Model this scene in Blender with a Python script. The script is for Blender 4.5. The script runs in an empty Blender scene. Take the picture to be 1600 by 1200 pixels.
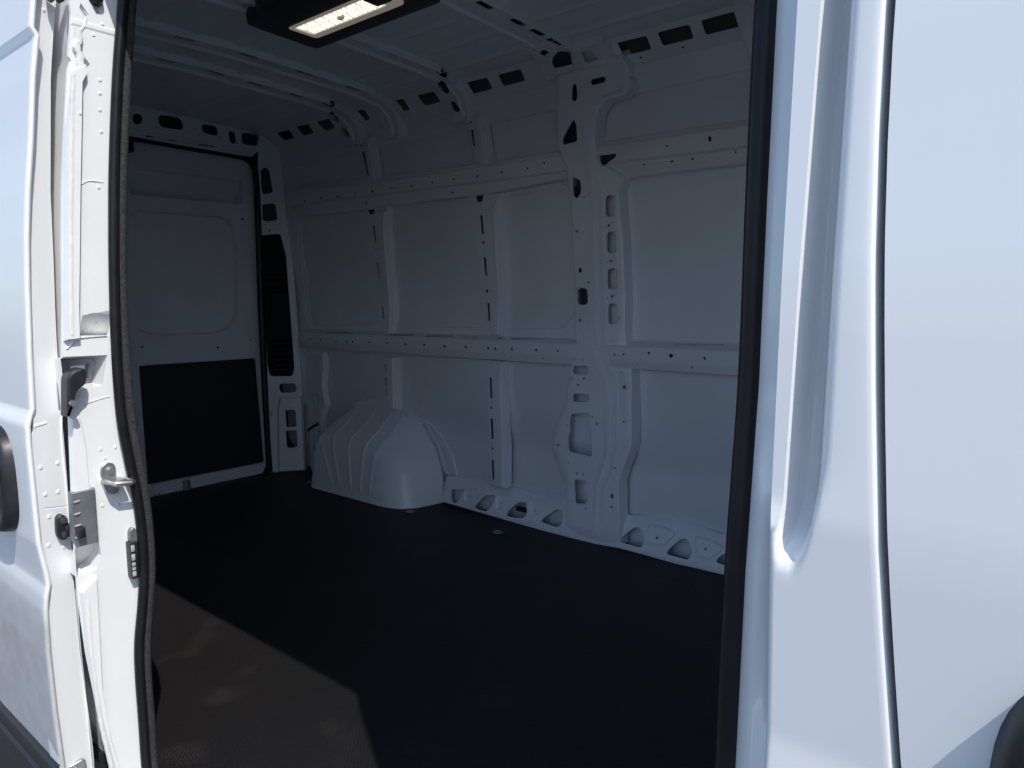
import bpy, bmesh, math, random
from mathutils import Vector, Matrix
from mathutils.geometry import delaunay_2d_cdt
random.seed(7)
sc = bpy.context.scene
COL = sc.collection
R = math.radians

# ------------------------------------------------------------------ camera
cam = bpy.data.cameras.new('camera'); cob = bpy.data.objects.new('camera', cam); COL.objects.link(cob)
cam.sensor_fit = 'HORIZONTAL'; cam.sensor_width = 36.0; cam.lens = 36.0 * 1105 / 1600
cam.clip_start = .02; cam.clip_end = 3000
YAW, PITCH, ROLL = R(39.3), R(6.9), R(-.33)
fh = Vector((-math.sin(YAW), math.cos(YAW), 0)); r0 = Vector((math.cos(YAW), math.sin(YAW), 0)); up0 = Vector((0, 0, 1))
fw = fh * math.cos(PITCH) - up0 * math.sin(PITCH); d0 = -up0 * math.cos(PITCH) - fh * math.sin(PITCH)
rt = r0 * math.cos(ROLL) - d0 * math.sin(ROLL); dn = d0 * math.cos(ROLL) + r0 * math.sin(ROLL)
mat = Matrix((rt, -dn, -fw)).transposed().to_4x4(); mat.translation = Vector((.21, -.58, 1.04))
cob.matrix_world = mat
sc.camera = cob
# ------------------------------------------------------------------ sky, sun, exposure
SUN = Vector((.75, -.30, 1.0)).normalized()
elev = math.asin(SUN.z)
wd = bpy.data.worlds.new('World'); sc.world = wd; wd.use_nodes = True
nt = wd.node_tree; nt.nodes.clear()
sky = nt.nodes.new('ShaderNodeTexSky'); sky.sky_type = 'NISHITA'; sky.sun_disc = False
sky.sun_elevation = elev; sky.sun_rotation = math.atan2(SUN.x, SUN.y)
sky.air_density = 1.0; sky.dust_density = .7; sky.ozone_density = 3.7
bg = nt.nodes.new('ShaderNodeBackground'); bg.inputs['Strength'].default_value = .15
wo = nt.nodes.new('ShaderNodeOutputWorld')
nt.links.new(sky.outputs[0], bg.inputs[0]); nt.links.new(bg.outputs[0], wo.inputs[0])
sl = bpy.data.lights.new('sun', 'SUN'); sl.energy = 3.0; sl.angle = R(.5); sl.color = (1.0, .95, .87)
so = bpy.data.objects.new('sun', sl); COL.objects.link(so)
so.rotation_euler = SUN.to_track_quat('Z', 'Y').to_euler(); so.location = (6, -4, 8)
vs = sc.view_settings
vs.view_transform = 'Standard'; vs.look = 'None'; vs.gamma = 1; vs.exposure = .50
sc.cycles.max_bounces = 14; sc.cycles.diffuse_bounces = 10; sc.cycles.glossy_bounces = 6
sc.cycles.sample_clamp_indirect = 6
sc.cycles.use_denoising = True

# ------------------------------------------------------------------ materials
def mk(name, base, rough=.5, metal=0., coat=0., spec=.5, noise=None, bump=None, emit=None, coat_rough=.04):
    m = bpy.data.materials.new(name); m.use_nodes = True
    n = m.node_tree.nodes; l = m.node_tree.links; p = n['Principled BSDF']
    p.inputs['Base Color'].default_value = (*base, 1); p.inputs['Roughness'].default_value = rough
    p.inputs['Metallic'].default_value = metal; p.inputs['Coat Weight'].default_value = coat
    p.inputs['Coat Roughness'].default_value = coat_rough; p.inputs['Specular IOR Level'].default_value = spec
    tc = n.new('ShaderNodeTexCoord')
    if noise:
        sc_, lo, hi, det = noise
        t = n.new('ShaderNodeTexNoise'); t.inputs['Scale'].default_value = sc_; t.inputs['Detail'].default_value = det
        l.new(tc.outputs['Object'], t.inputs['Vector'])
        r = n.new('ShaderNodeValToRGB'); r.color_ramp.elements[0].position = .3; r.color_ramp.elements[1].position = .72
        r.color_ramp.elements[0].color = (*[c * lo for c in base], 1); r.color_ramp.elements[1].color = (*[min(1, c * hi) for c in base], 1)
        l.new(t.outputs['Fac'], r.inputs['Fac']); l.new(r.outputs['Color'], p.inputs['Base Color'])
        mr = n.new('ShaderNodeMapRange'); mr.inputs['To Min'].default_value = rough * .85; mr.inputs['To Max'].default_value = min(1, rough * 1.2)
        l.new(t.outputs['Fac'], mr.inputs['Value']); l.new(mr.outputs['Result'], p.inputs['Roughness'])
    if bump:
        bs, st, dist = bump
        t = n.new('ShaderNodeTexNoise'); t.inputs['Scale'].default_value = bs; t.inputs['Detail'].default_value = 3
        l.new(tc.outputs['Object'], t.inputs['Vector'])
        b = n.new('ShaderNodeBump'); b.inputs['Strength'].default_value = st; b.inputs['Distance'].default_value = dist
        l.new(t.outputs['Fac'], b.inputs['Height']); l.new(b.outputs['Normal'], p.inputs['Normal'])
    if emit:
        p.inputs['Emission Color'].default_value = (*emit[0], 1); p.inputs['Emission Strength'].default_value = emit[1]
    return m
PAINT = mk('white_body_paint', (.80, .80, .80),   .32, coat=.6, noise=(3, .985, 1.01, 3), bump=(9, .02, .004))
def grey_reflection(base_mat):  # speckled grey on the lower door: asphalt reflection and weaker sun painted in
    m = base_mat.copy(); m.name = 'white_body_paint_reflection_below'
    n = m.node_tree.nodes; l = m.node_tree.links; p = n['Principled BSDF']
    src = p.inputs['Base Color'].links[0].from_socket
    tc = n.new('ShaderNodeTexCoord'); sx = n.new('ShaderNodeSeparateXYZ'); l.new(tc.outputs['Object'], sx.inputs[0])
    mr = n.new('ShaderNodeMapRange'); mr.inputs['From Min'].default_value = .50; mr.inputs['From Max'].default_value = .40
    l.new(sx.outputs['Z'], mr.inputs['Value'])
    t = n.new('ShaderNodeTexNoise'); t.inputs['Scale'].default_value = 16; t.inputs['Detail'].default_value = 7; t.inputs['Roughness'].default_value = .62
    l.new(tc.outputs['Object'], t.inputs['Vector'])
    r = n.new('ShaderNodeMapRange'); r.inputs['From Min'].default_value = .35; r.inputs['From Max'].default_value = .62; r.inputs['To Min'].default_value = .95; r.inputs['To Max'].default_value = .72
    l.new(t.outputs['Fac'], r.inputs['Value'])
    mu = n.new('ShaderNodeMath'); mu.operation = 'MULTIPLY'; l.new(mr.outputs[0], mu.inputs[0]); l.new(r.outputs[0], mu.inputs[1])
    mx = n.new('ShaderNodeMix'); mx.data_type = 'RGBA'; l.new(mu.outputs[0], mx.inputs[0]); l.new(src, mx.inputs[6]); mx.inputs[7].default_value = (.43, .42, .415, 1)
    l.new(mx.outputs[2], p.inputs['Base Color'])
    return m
PAINTD = grey_reflection(PAINT); PAINTD.node_tree.nodes['Principled BSDF'].inputs['Coat Weight'].default_value = .08; PAINTD.node_tree.nodes['Principled BSDF'].inputs['Specular IOR Level'].default_value = .32
JAMBP = mk('white_jamb_paint', (.80, .80, .79), .34, coat=.5, noise=(14, .97, 1.01, 5), bump=(60, .06, .002), coat_rough=.1)
INNER = mk('white_inner_paint', (.785, .80, .845), .36, coat=.25, noise=(2.6, .91, 1.02, 6), bump=(40, .05, .002), coat_rough=.15)
ECOAT = mk('darkened_primer', (.055, .057, .062), .6, noise=(12, .85, 1.15, 4))
SEALANT = mk('seam_sealant', (.76, .745, .70), .5, noise=(30, .94, 1.02, 4), bump=(90, .35, .003))
RUBBER = mk('black_rubber', (.011, .010, .011), .36, spec=.24, noise=(25, .8, 1.3, 4), bump=(120, .08, .001))
FLOCK = mk('flocked_trim', (.020, .019, .021), .85, noise=(260, .5, 2.6, 3), bump=(380, .7, .003))
PLASTIC = mk('black_plastic', (.014, .014, .016), .42, noise=(60, .85, 1.2, 3), bump=(500, .12, .0006))
TRIMB = mk('dark_trim_board', (.016, .016, .022), .62, noise=(20, .85, 1.2, 4), bump=(300, .15, .001))
GALV = mk('galvanised_steel', (.30, .31, .33), .48, metal=.75, noise=(16, .62, 1.25, 5), bump=(70, .1, .001))
STEEL = mk('bare_steel', (.52, .51, .50), .38, metal=.9, noise=(40, .75, 1.15, 4), bump=(150, .12, .0008))
BOLT = mk('black_zinc_bolt', (.13, .13, .135), .3, metal=.7, noise=(40, .85, 1.2, 3))
VENTB = mk('matt_black_vent_plastic', (.006, .006, .008), .6, spec=.2, noise=(60, .85, 1.2, 3))
CONTACT = mk('pale_contact', (.62, .60, .55), .4, metal=.4, noise=(90, .8, 1.1, 2))
GLASS = mk('tinted_glass', (.012, .014, .016), .04, coat=1.0, noise=(2, .95, 1.05, 2))
LAMPW = mk('lamp_frame_plastic', (.42, .40, .37), .35, emit=((1.0, .88, .72), .10), noise=(50, .9, 1.05, 3))
LENS = mk('lit_lamp_lens', (.8, .76, .66), .3, emit=((1.0, .90, .74), .42), noise=(35, .85, 1.05, 2))
BULB = mk('lit_bulb', (.8, .7, .5), .3, emit=((1.0, .90, .74), .85), noise=(35, .9, 1.05, 2))
TYRE = mk('tyre_rubber', (.02, .02, .02), .8, noise=(30, .8, 1.2, 3))

def floor_mat():
    m = bpy.data.materials.new('black_floor_board'); m.use_nodes = True
    n = m.node_tree.nodes; l = m.node_tree.links; p = n['Principled BSDF']
    tc = n.new('ShaderNodeTexCoord')
    big = n.new('ShaderNodeTexNoise'); big.inputs['Scale'].default_value = 3.2; big.inputs['Detail'].default_value = 8; big.inputs['Roughness'].default_value = .65
    fine = n.new('ShaderNodeTexNoise'); fine.inputs['Scale'].default_value = 420; fine.inputs['Detail'].default_value = 2
    mp = n.new('ShaderNodeMapping'); mp.inputs['Rotation'].default_value = (0, 0, R(45)); mp.inputs['Scale'].default_value = (125, 125, 125)
    l.new(tc.outputs['Object'], big.inputs['Vector']); l.new(tc.outputs['Object'], fine.inputs['Vector']); l.new(tc.outputs['Object'], mp.inputs['Vector'])
    ch = n.new('ShaderNodeTexVoronoi'); ch.distance = 'CHEBYCHEV'; ch.inputs['Scale'].default_value = 1.0; ch.inputs['Randomness'].default_value = 0
    l.new(mp.outputs[0], ch.inputs['Vector'])
    r1 = n.new('ShaderNodeValToRGB'); e = r1.color_ramp.elements
    e[0].position = .25; e[0].color = (.0056, .0050, .0056, 1); e[1].position = .8; e[1].color = (.0082, .0073, .0080, 1)
    l.new(big.outputs['Fac'], r1.inputs['Fac'])
    # dusty scuffs that lie on the raised weave
    r2 = n.new('ShaderNodeValToRGB'); e = r2.color_ramp.elements
    e[0].position = .57; e[0].color = (0, 0, 0, 1); e[1].position = .68; e[1].color = (1, 1, 1, 1)
    sc2 = n.new('ShaderNodeTexNoise'); sc2.inputs['Scale'].default_value = 4.6; sc2.inputs['Detail'].default_value = 5
    l.new(tc.outputs['Object'], sc2.inputs['Vector']); l.new(sc2.outputs['Fac'], r2.inputs['Fac'])
    r3 = n.new('ShaderNodeValToRGB'); e = r3.color_ramp.elements
    e[0].position = .15; e[0].color = (1, 1, 1, 1); e[1].position = .36; e[1].color = (0, 0, 0, 1)
    l.new(ch.outputs['Distance'], r3.inputs['Fac'])
    mu = n.new('ShaderNodeMath'); mu.operation = 'MULTIPLY'; l.new(r2.outputs[0], mu.inputs[0]); l.new(r3.outputs[0], mu.inputs[1])
    mu2 = n.new('ShaderNodeMath'); mu2.operation = 'MULTIPLY'; mu2.inputs[1].default_value = .6; l.new(mu.outputs[0], mu2.inputs[0])
    g1 = n.new('ShaderNodeMapRange'); g1.inputs['From Min'].default_value = .3; g1.inputs['From Max'].default_value = .7; g1.inputs['To Min'].default_value = .45; g1.inputs['To Max'].default_value = 1.7
    grn = n.new('ShaderNodeTexNoise'); grn.inputs['Scale'].default_value = 190; grn.inputs['Detail'].default_value = 4; grn.inputs['Roughness'].default_value = .7
    l.new(tc.outputs['Object'], grn.inputs['Vector']); l.new(grn.outputs['Fac'], g1.inputs['Value'])
    gm = n.new('ShaderNodeMix'); gm.data_type = 'RGBA'; gm.blend_type = 'MULTIPLY'; gm.inputs[0].default_value = 1
    l.new(r1.outputs[0], gm.inputs[6]); l.new(g1.outputs[0], gm.inputs[7])
    vo = n.new('ShaderNodeTexVoronoi'); vo.inputs['Scale'].default_value = 42; l.new(tc.outputs['Object'], vo.inputs['Vector'])
    sp = n.new('ShaderNodeValToRGB'); e = sp.color_ramp.elements; e[0].position = .035; e[0].color = (1, 1, 1, 1); e[1].position = .06; e[1].color = (0, 0, 0, 1); l.new(vo.outputs['Distance'], sp.inputs['Fac'])
    gs = n.new('ShaderNodeMath'); gs.operation = 'GREATER_THAN'; gs.inputs[1].default_value = .72; l.new(vo.outputs['Color'], gs.inputs[0])
    sm = n.new('ShaderNodeMath'); sm.operation = 'MULTIPLY'; l.new(sp.outputs[0], sm.inputs[0]); l.new(gs.outputs[0], sm.inputs[1])
    ms = n.new('ShaderNodeMath'); ms.operation = 'MAXIMUM'; l.new(sm.outputs[0], ms.inputs[0]); l.new(mu2.outputs[0], ms.inputs[1])
    mx = n.new('ShaderNodeMix'); mx.data_type = 'RGBA'
    l.new(ms.outputs[0], mx.inputs[0]); l.new(gm.outputs[2], mx.inputs[6]); mx.inputs[7].default_value = (.058, .054, .050, 1)
    l.new(mx.outputs[2], p.inputs['Base Color'])
    p.inputs['Roughness'].default_value = .55; p.inputs['Specular IOR Level'].default_value = .40
    ad = n.new('ShaderNodeMath'); ad.operation = 'ADD'; l.new(fine.outputs['Fac'], ad.inputs[0]); l.new(r3.outputs[0], ad.inputs[1])
    b = n.new('ShaderNodeBump'); b.inputs['Strength'].default_value = .6; b.inputs['Distance'].default_value = .0016
    l.new(ad.outputs[0], b.inputs['Height']); l.new(b.outputs[0], p.inputs['Normal'])
    return m
FLOOR = floor_mat()

def asphalt():
    m = bpy.data.materials.new('asphalt'); m.use_nodes = True
    n = m.node_tree.nodes; l = m.node_tree.links; p = n['Principled BSDF']; tc = n.new('ShaderNodeTexCoord')
    a = n.new('ShaderNodeTexNoise'); a.inputs['Scale'].default_value = 55; a.inputs['Detail'].default_value = 6; a.inputs['Roughness'].default_value = .8
    c = n.new('ShaderNodeTexNoise'); c.inputs['Scale'].default_value = .35; c.inputs['Detail'].default_value = 5
    l.new(tc.outputs['Object'], a.inputs['Vector']); l.new(tc.outputs['Object'], c.inputs['Vector'])
    mx = n.new('ShaderNodeMath'); mx.operation = 'MULTIPLY_ADD'; mx.inputs[1].default_value = .55
    l.new(c.outputs['Fac'], mx.inputs[0]); l.new(a.outputs['Fac'], mx.inputs[2])
    r = n.new('ShaderNodeValToRGB'); e = r.color_ramp.elements
    e[0].position = .55; e[0].color = (.05, .05, .05, 1); e[1].position = 1.0; e[1].color = (.15, .147, .142, 1)
    l.new(mx.outputs[0], r.inputs['Fac']); l.new(r.outputs[0], p.inputs['Base Color'])
    p.inputs['Roughness'].default_value = .9
    b = n.new('ShaderNodeBump'); b.inputs['Strength'].default_value = .5; b.inputs['Distance'].default_value = .01
    l.new(a.outputs['Fac'], b.inputs['Height']); l.new(b.outputs[0], p.inputs['Normal'])
    return m

# ------------------------------------------------------------------ body cross-sections
# cross-sections (y, z) of the van body, each run along the van's length (x)
PROF = {
 'frame': [(1.90,-.02),(1.885,.23),(1.873,.47),(1.879,.75),(1.888,1.05),(1.84,1.47),(1.815,1.69),(1.81,1.86),(1.785,1.915),(1.73,1.95),(1.55,1.966),(.95,1.982),(.40,1.968),(.22,1.95),(.13,1.90)],
 'skin': [(2.0,-.02),(2.0,.105),(1.968,.16),(1.964,.30),(1.963,.385),(1.937,.425),(1.935,.8),(1.94,1.06),(1.895,1.47),(1.878,1.69),(1.880,1.84),(1.875,1.94),(1.82,2.035),(1.68,2.06)],
 'mid_rail': [(1.934,.874),(1.870,.848),(1.866,.795),(1.876,.762),(1.932,.752)],
 'high_rail': [(1.90,1.655),(1.842,1.628),(1.836,1.582),(1.853,1.545),(1.90,1.535)],
 'sill': [(1.895,-.01),(1.905,.03),(1.928,.10),(1.946,.125)],
 'cant': [(1.866,1.815),(1.845,1.895),(1.740,2.000),(1.70,2.03)],
}
SHEAR = {'high_rail_rear': ('high_rail', -1.50, .022)}

PROF['body'] = [(-.055,-.30),(-.05,0),(-.066,.2),(-.068,.45),(-.055,.70),(-.066,.88),(-.062,1.06),(-.052,1.25),(-.010,1.60),(.03,1.80),(.07,1.93),(.14,2.02),(.30,2.07)]
class Prof:
    def __init__(s, P):
        s.P = P; s.T = [0.]
        for a, b in zip(P, P[1:]): s.T.append(s.T[-1] + math.hypot(b[0]-a[0], b[1]-a[1]))
        seg = [((b[0]-a[0])/(t1-t0), (b[1]-a[1])/(t1-t0)) for a, b, t0, t1 in zip(P, P[1:], s.T, s.T[1:])]
        s.seg = seg; s.N = []
        for i in range(len(P)):
            u = seg[max(0, i-1)]; v = seg[min(len(seg)-1, i)]
            ty, tz = u[0]+v[0], u[1]+v[1]; L = math.hypot(ty, tz); s.N.append((-tz/L, ty/L))
        s.breaks = s.T[1:-1]
    def __call__(s, x, t, d):
        i = 0
        while i < len(s.seg)-1 and t > s.T[i+1]: i += 1
        f = (t - s.T[i]) / (s.T[i+1] - s.T[i]); g = min(1, max(0, f))
        y = s.P[i][0] + f*(s.P[i+1][0]-s.P[i][0]); z = s.P[i][1] + f*(s.P[i+1][1]-s.P[i][1])
        ny = s.N[i][0]*(1-g) + s.N[i+1][0]*g; nz = s.N[i][1]*(1-g) + s.N[i+1][1]*g
        return (x, y + ny*d, z + nz*d)
    def tz(s, z):
        for i in range(len(s.P)-1):
            if s.P[i+1][1] >= z: break
        a, b = s.P[i], s.P[i+1]
        return s.T[i] + (z-a[1])/(b[1]-a[1])*(s.T[i+1]-s.T[i])
    def y(s, z): return s(0, s.tz(z), 0)[1]
M = {k: Prof(v) for k, v in PROF.items()}
def plane(fn):
    fn.breaks = []; return fn
CD = (.17/.27409, .215/.27409)
M['corner'] = plane(lambda s, z, d: (-3.60+CD[0]*s+CD[1]*d, 1.70+CD[1]*s-CD[0]*d, z))
M['header'] = plane(lambda y, z, d: (-3.58+d, y, z))
M['rear_door'] = plane(lambda y, z, d: (-3.62+d, y, z))
M['jamb'] = plane(lambda y, z, d: (-1.30+d, y, z))
M['door_edge'] = plane(lambda y, z, d: (-1.335+d-.30*(y+.11), y, z))
M['floor'] = plane(lambda x, y, d: (x, y, d))
M['lamp'] = plane(lambda x, y, d: (x, y, 1.978-d))

# ------------------------------------------------------------------ mesh helpers
class MB:
    def __init__(s): s.v = []; s.f = []; s.mi = []
    def add(s, v, f, mi=0):
        o = len(s.v); s.v += [tuple(q) for q in v]; f = list(f); s.f += [tuple(i+o for i in q) for q in f]; s.mi += [mi]*len(f); return o
    def box(s, a, b, bev=0.):
        x0, y0, z0 = a; x1, y1, z1 = b
        bm = bmesh.new(); r = bmesh.ops.create_cube(bm, size=1)
        for v in bm.verts:
            v.co = ((x0+x1)/2 + v.co.x*(x1-x0), (y0+y1)/2 + v.co.y*(y1-y0), (z0+z1)/2 + v.co.z*(z1-z0))
        if bev: bmesh.ops.bevel(bm, geom=bm.edges[:], offset=bev, segments=2, affect='EDGES', profile=.5)
        bm.verts.index_update(); s.add([v.co for v in bm.verts], [[v.index for v in f.verts] for f in bm.faces]); bm.free()
    def cyl(s, c, axis, r, h, n=12, r2=None):
        a = Vector(axis).normalized(); u = a.orthogonal().normalized(); w = a.cross(u); c = Vector(c); r2 = r if r2 is None else r2
        vs_ = [c + (u*math.cos(2*math.pi*i/n) + w*math.sin(2*math.pi*i/n))*r for i in range(n)] + \
              [c + a*h + (u*math.cos(2*math.pi*i/n) + w*math.sin(2*math.pi*i/n))*r2 for i in range(n)]
        s.add(vs_, [(i, (i+1) % n, n+(i+1) % n, n+i) for i in range(n)] + [tuple(range(n, 2*n)), tuple(reversed(range(n)))])
    def tube(s, path, r, n=8, closed=False, sq=1.):
        P = [Vector(p) for p in path]; rings = []; u = None
        for i, p in enumerate(P):
            a = P[(i-1) % len(P)] if closed or i > 0 else P[0]; b = P[(i+1) % len(P)] if closed or i < len(P)-1 else P[-1]
            t = (b-a).normalized()
            if u is None: u = t.orthogonal().normalized()
            u = (u - t*u.dot(t)).normalized(); w = t.cross(u)
            rr = r(i) if callable(r) else r
            rings.append([p + (u*math.cos(2*math.pi*k/n)*sq + w*math.sin(2*math.pi*k/n))*rr for k in range(n)])
        f = []
        m = len(rings)
        for i in range(m if closed else m-1):
            j = (i+1) % m
            for k in range(n): f.append((i*n+k, i*n+(k+1) % n, j*n+(k+1) % n, j*n+k))
        if not closed: f += [tuple(reversed(range(n))), tuple(range((m-1)*n, m*n))]
        s.add([q for g in rings for q in g], f)
    def grid(s, rows):
        n = len(rows[0]); f = []
        for i in range(len(rows)-1):
            for j in range(n-1): f.append((i*n+j, i*n+j+1, (i+1)*n+j+1, (i+1)*n+j))
        s.add([p for r_ in rows for p in r_], f)
    def build(s, name, material, parent=None, angle=38, label=None, kind=None):
        me = bpy.data.meshes.new(name); me.from_pydata(s.v, [], s.f)
        me.polygons.foreach_set('material_index', s.mi)
        bm = bmesh.new(); bm.from_mesh(me); bmesh.ops.remove_doubles(bm, verts=bm.verts[:], dist=1e-5)
        bmesh.ops.recalc_face_normals(bm, faces=bm.faces[:]); bm.to_mesh(me); bm.free()
        me.shade_smooth(); me.set_sharp_from_angle(angle=R(angle))
        me.materials.append(material)
        if any(s.mi): me.materials.append(ECOAT)
        o = bpy.data.objects.new(name, me); COL.objects.link(o)
        if parent is not None: o.parent = parent
        if label: o['label'] = label
        if kind: o['kind'] = kind
        return o

def area(P): return sum(a[0]*b[1]-b[0]*a[1] for a, b in zip(P, P[1:]+P[:1]))/2
def inside(p, P):
    x, y = p; c = False; n = len(P); j = n-1
    for i in range(n):
        xi, yi = P[i]; xj, yj = P[j]
        if (yi > y) != (yj > y) and x < (xj-xi)*(y-yi)/(yj-yi)+xi: c = not c
        j = i
    return c
def offset(P, r):
    """grow (r>0) or shrink a simple polygon"""
    sg = 1 if area(P) > 0 else -1; out = []; n = len(P)
    for i in range(n):
        a, b, c = P[i-1], P[i], P[(i+1) % n]
        def nrm(p, q):
            dx, dy = q[0]-p[0], q[1]-p[1]; L = math.hypot(dx, dy) or 1e-9; return (dy/L*sg, -dx/L*sg)
        n1, n2 = nrm(a, b), nrm(b, c); k = 1 + n1[0]*n2[0] + n1[1]*n2[1]; k = max(k, .5)
        out.append((b[0] + r*(n1[0]+n2[0])/k, b[1] + r*(n1[1]+n2[1])/k))
    return out
def rnd(P, r, n=3):
    out = []; m = len(P)
    for i in range(m):
        a, b, c = Vector(P[i-1]), Vector(P[i]), Vector(P[(i+1) % m])
        u = a-b; v = c-b; q = min(r, u.length*.45, v.length*.45)
        p0 = b + u.normalized()*q; p1 = b + v.normalized()*q
        for k in range(n+1):
            t = k/n; out.append(tuple(p0*(1-t)**2 + b*2*t*(1-t) + p1*t*t))
    return out
def ell(s, t, a, b, n=8): return [(s + a*math.cos(2*math.pi*(k+.5)/n), t + b*math.sin(2*math.pi*(k+.5)/n)) for k in range(n)]
def pins(L, n=7): return [ell(*q, n=n) for q in L]
def band(x0, x1, t0, t1): return [(x0, t0), (x1, t0), (x1, t1), (x0, t1)]

def sheet(mb, mp, outer, holes=(), emb=(), d=0., skirt=None, flare=.006, hole_depth=.003, extra=(), liner=None, lined=None):
    """pressed sheet: outline with real holes, raised or sunk regions (poly, slope width, height), sides bent back to depth `skirt`"""
    V = []; E = []
    def put(P, closed=True):
        o = len(V); V.extend(Vector(p) for p in P); n = len(P)
        E.extend((o+i, o+(i+1) % n) for i in range(n if closed else n-1))
    put(outer)
    for h in holes: put(h)
    em = []
    for P, w, h in emb:
        B = offset(P, w); put(P); put(B); em.append((offset(P, w*.15), B, h))
    xs = [p[0] for p in outer]; ts = [p[1] for p in outer]
    for t in mp.breaks:
        if min(ts) < t < max(ts): put([(min(xs)-.01, t), (max(xs)+.01, t)], False)
    for t in extra: put([(min(xs)-.01, t), (max(xs)+.01, t)], False)
    v, e, f, *_ = delaunay_2d_cdt(V, E, [], 0, 1e-6, False)
    bb = [(min(p[0] for p in h), max(p[0] for p in h), min(p[1] for p in h), max(p[1] for p in h), h) for h in holes]
    def inhole(c): return any(a <= c[0] <= b and g <= c[1] <= k and inside(c, h) for a, b, g, k, h in bb)
    keep = []
    for t in f:
        c = ((v[t[0]][0]+v[t[1]][0]+v[t[2]][0])/3, (v[t[0]][1]+v[t[1]][1]+v[t[2]][1])/3)
        if inside(c, outer) and not inhole(c): keep.append(tuple(t))
    used = sorted({i for t in keep for i in t}); idx = {j: i for i, j in enumerate(used)}
    def depth(p):
        r = d
        for A, B, h in em:
            hv = h(p[0], p[1]) if callable(h) else h
            if inside(p, A): r += hv
        return r
    D = [depth(v[j]) for j in used]
    pts = [mp(v[j][0], v[j][1], q) for j, q in zip(used, D)]
    F = [tuple(idx[i] for i in t) for t in keep]
    cnt = {}
    for t in keep:
        for a, b in ((t[0], t[1]), (t[1], t[2]), (t[2], t[0])):
            k = (min(a, b), max(a, b)); cnt.setdefault(k, []).append((a, b, t))
    side = {}; hb = {}
    for k, L in cnt.items():
        if len(L) == 1:
            a, b, t = L[0]; pa, pb = v[a], v[b]; c = ((v[t[0]][0]+v[t[1]][0]+v[t[2]][0])/3, (v[t[0]][1]+v[t[1]][1]+v[t[2]][1])/3)
            nx, ny = pb[1]-pa[1], -(pb[0]-pa[0]); L_ = math.hypot(nx, ny) or 1e-9; nx /= L_; ny /= L_
            m = ((pa[0]+pb[0])/2, (pa[1]+pb[1])/2)
            if (m[0]-c[0])*nx + (m[1]-c[1])*ny < 0: nx, ny = -nx, -ny
            hole = inhole((m[0]+nx*1e-4, m[1]+ny*1e-4))
            for q in (a, b):
                g = (hb if hole else side).setdefault(q, [0., 0.]); g[0] += nx; g[1] += ny
            (hb if hole else side)[('e', k)] = (a, b)
    def wall(G, steps):
        ring = {}
        for q, g in G.items():
            if isinstance(q, tuple): continue
            L_ = math.hypot(*g) or 1; g = (g[0]/L_, g[1]/L_); ring[q] = [idx[q]]
            for fl, dp in steps(D[idx[q]]):
                pts.append(mp(v[q][0]+g[0]*fl, v[q][1]+g[1]*fl, dp)); ring[q].append(len(pts)-1)
        for q, ab in G.items():
            if isinstance(q, tuple):
                a, b = ab
                for i in range(len(ring[a])-1): F.append((ring[a][i], ring[b][i], ring[b][i+1], ring[a][i+1]))
    if skirt is not None: wall(side, lambda z: [(flare*.35, z-.0025 if skirt < z else z+.0025), (flare, skirt)])
    if hole_depth: wall(hb, lambda z: [(-.0006, z-.002), (-.0006, z-hole_depth)])
    mb.add(pts, F)
    if liner is not None:      # primed back behind the holes, colour darkened to stand in for deep shade
        lt = [tuple(t) for t in f if inside((sum(v[i][0] for i in t)/3, sum(v[i][1] for i in t)/3), outer) and (lined is None or lined(sum(v[i][0] for i in t)/3, sum(v[i][1] for i in t)/3))]
        us = sorted({i for t in lt for i in t}); ix = {j: i for i, j in enumerate(us)}
        mb.add([mp(v[j][0], v[j][1], liner) for j in us], [tuple(ix[i] for i in t) for t in lt], 1)

# ------------------------------------------------------------------ setting
g = MB(); g.grid([[(x, y, -.55) for x in (-600, -20, 20, 600)] for y in (-600, -20, 20, 600)])
go = g.build('ground', asphalt()); go['kind'] = 'structure'; go['label'] = 'grey asphalt parking lot under the white van'

van = bpy.data.objects.new('cargo_van', None); COL.objects.link(van); van.location = (-1.5, .95, -.55)
van['label'] = 'white cargo van with its side door slid open on an empty load bay'; van['category'] = 'van'
bpy.context.view_layer.update()
class Rel:
    pass
def put(mb, name, material, label=None, parent=van, angle=38, kind=None):
    o = mb.build(name, material, parent, angle, label, kind)
    o.matrix_parent_inverse = parent.matrix_world.inverted() if parent is van else Matrix()
    return o

# ---- floor
m = MB(); sheet(m, M['floor'], [(-3.75, .045), (-1.30, .045), (-1.28, .022), (.02, .022), (.05, .05), (.05, 1.97), (-3.75, 1.97)],
    holes=[ell(-2.345+.02, 1.72, .033, .033, 14), ell(-1.785, 1.75, .033, .033, 14), ell(-3.20, 1.745, .033, .033, 14)], skirt=-.03, flare=.004, hole_depth=.02)
floor = put(m, 'cargo_floor', FLOOR, 'black textured cargo floor, sunlit in the corner by the door')

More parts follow.
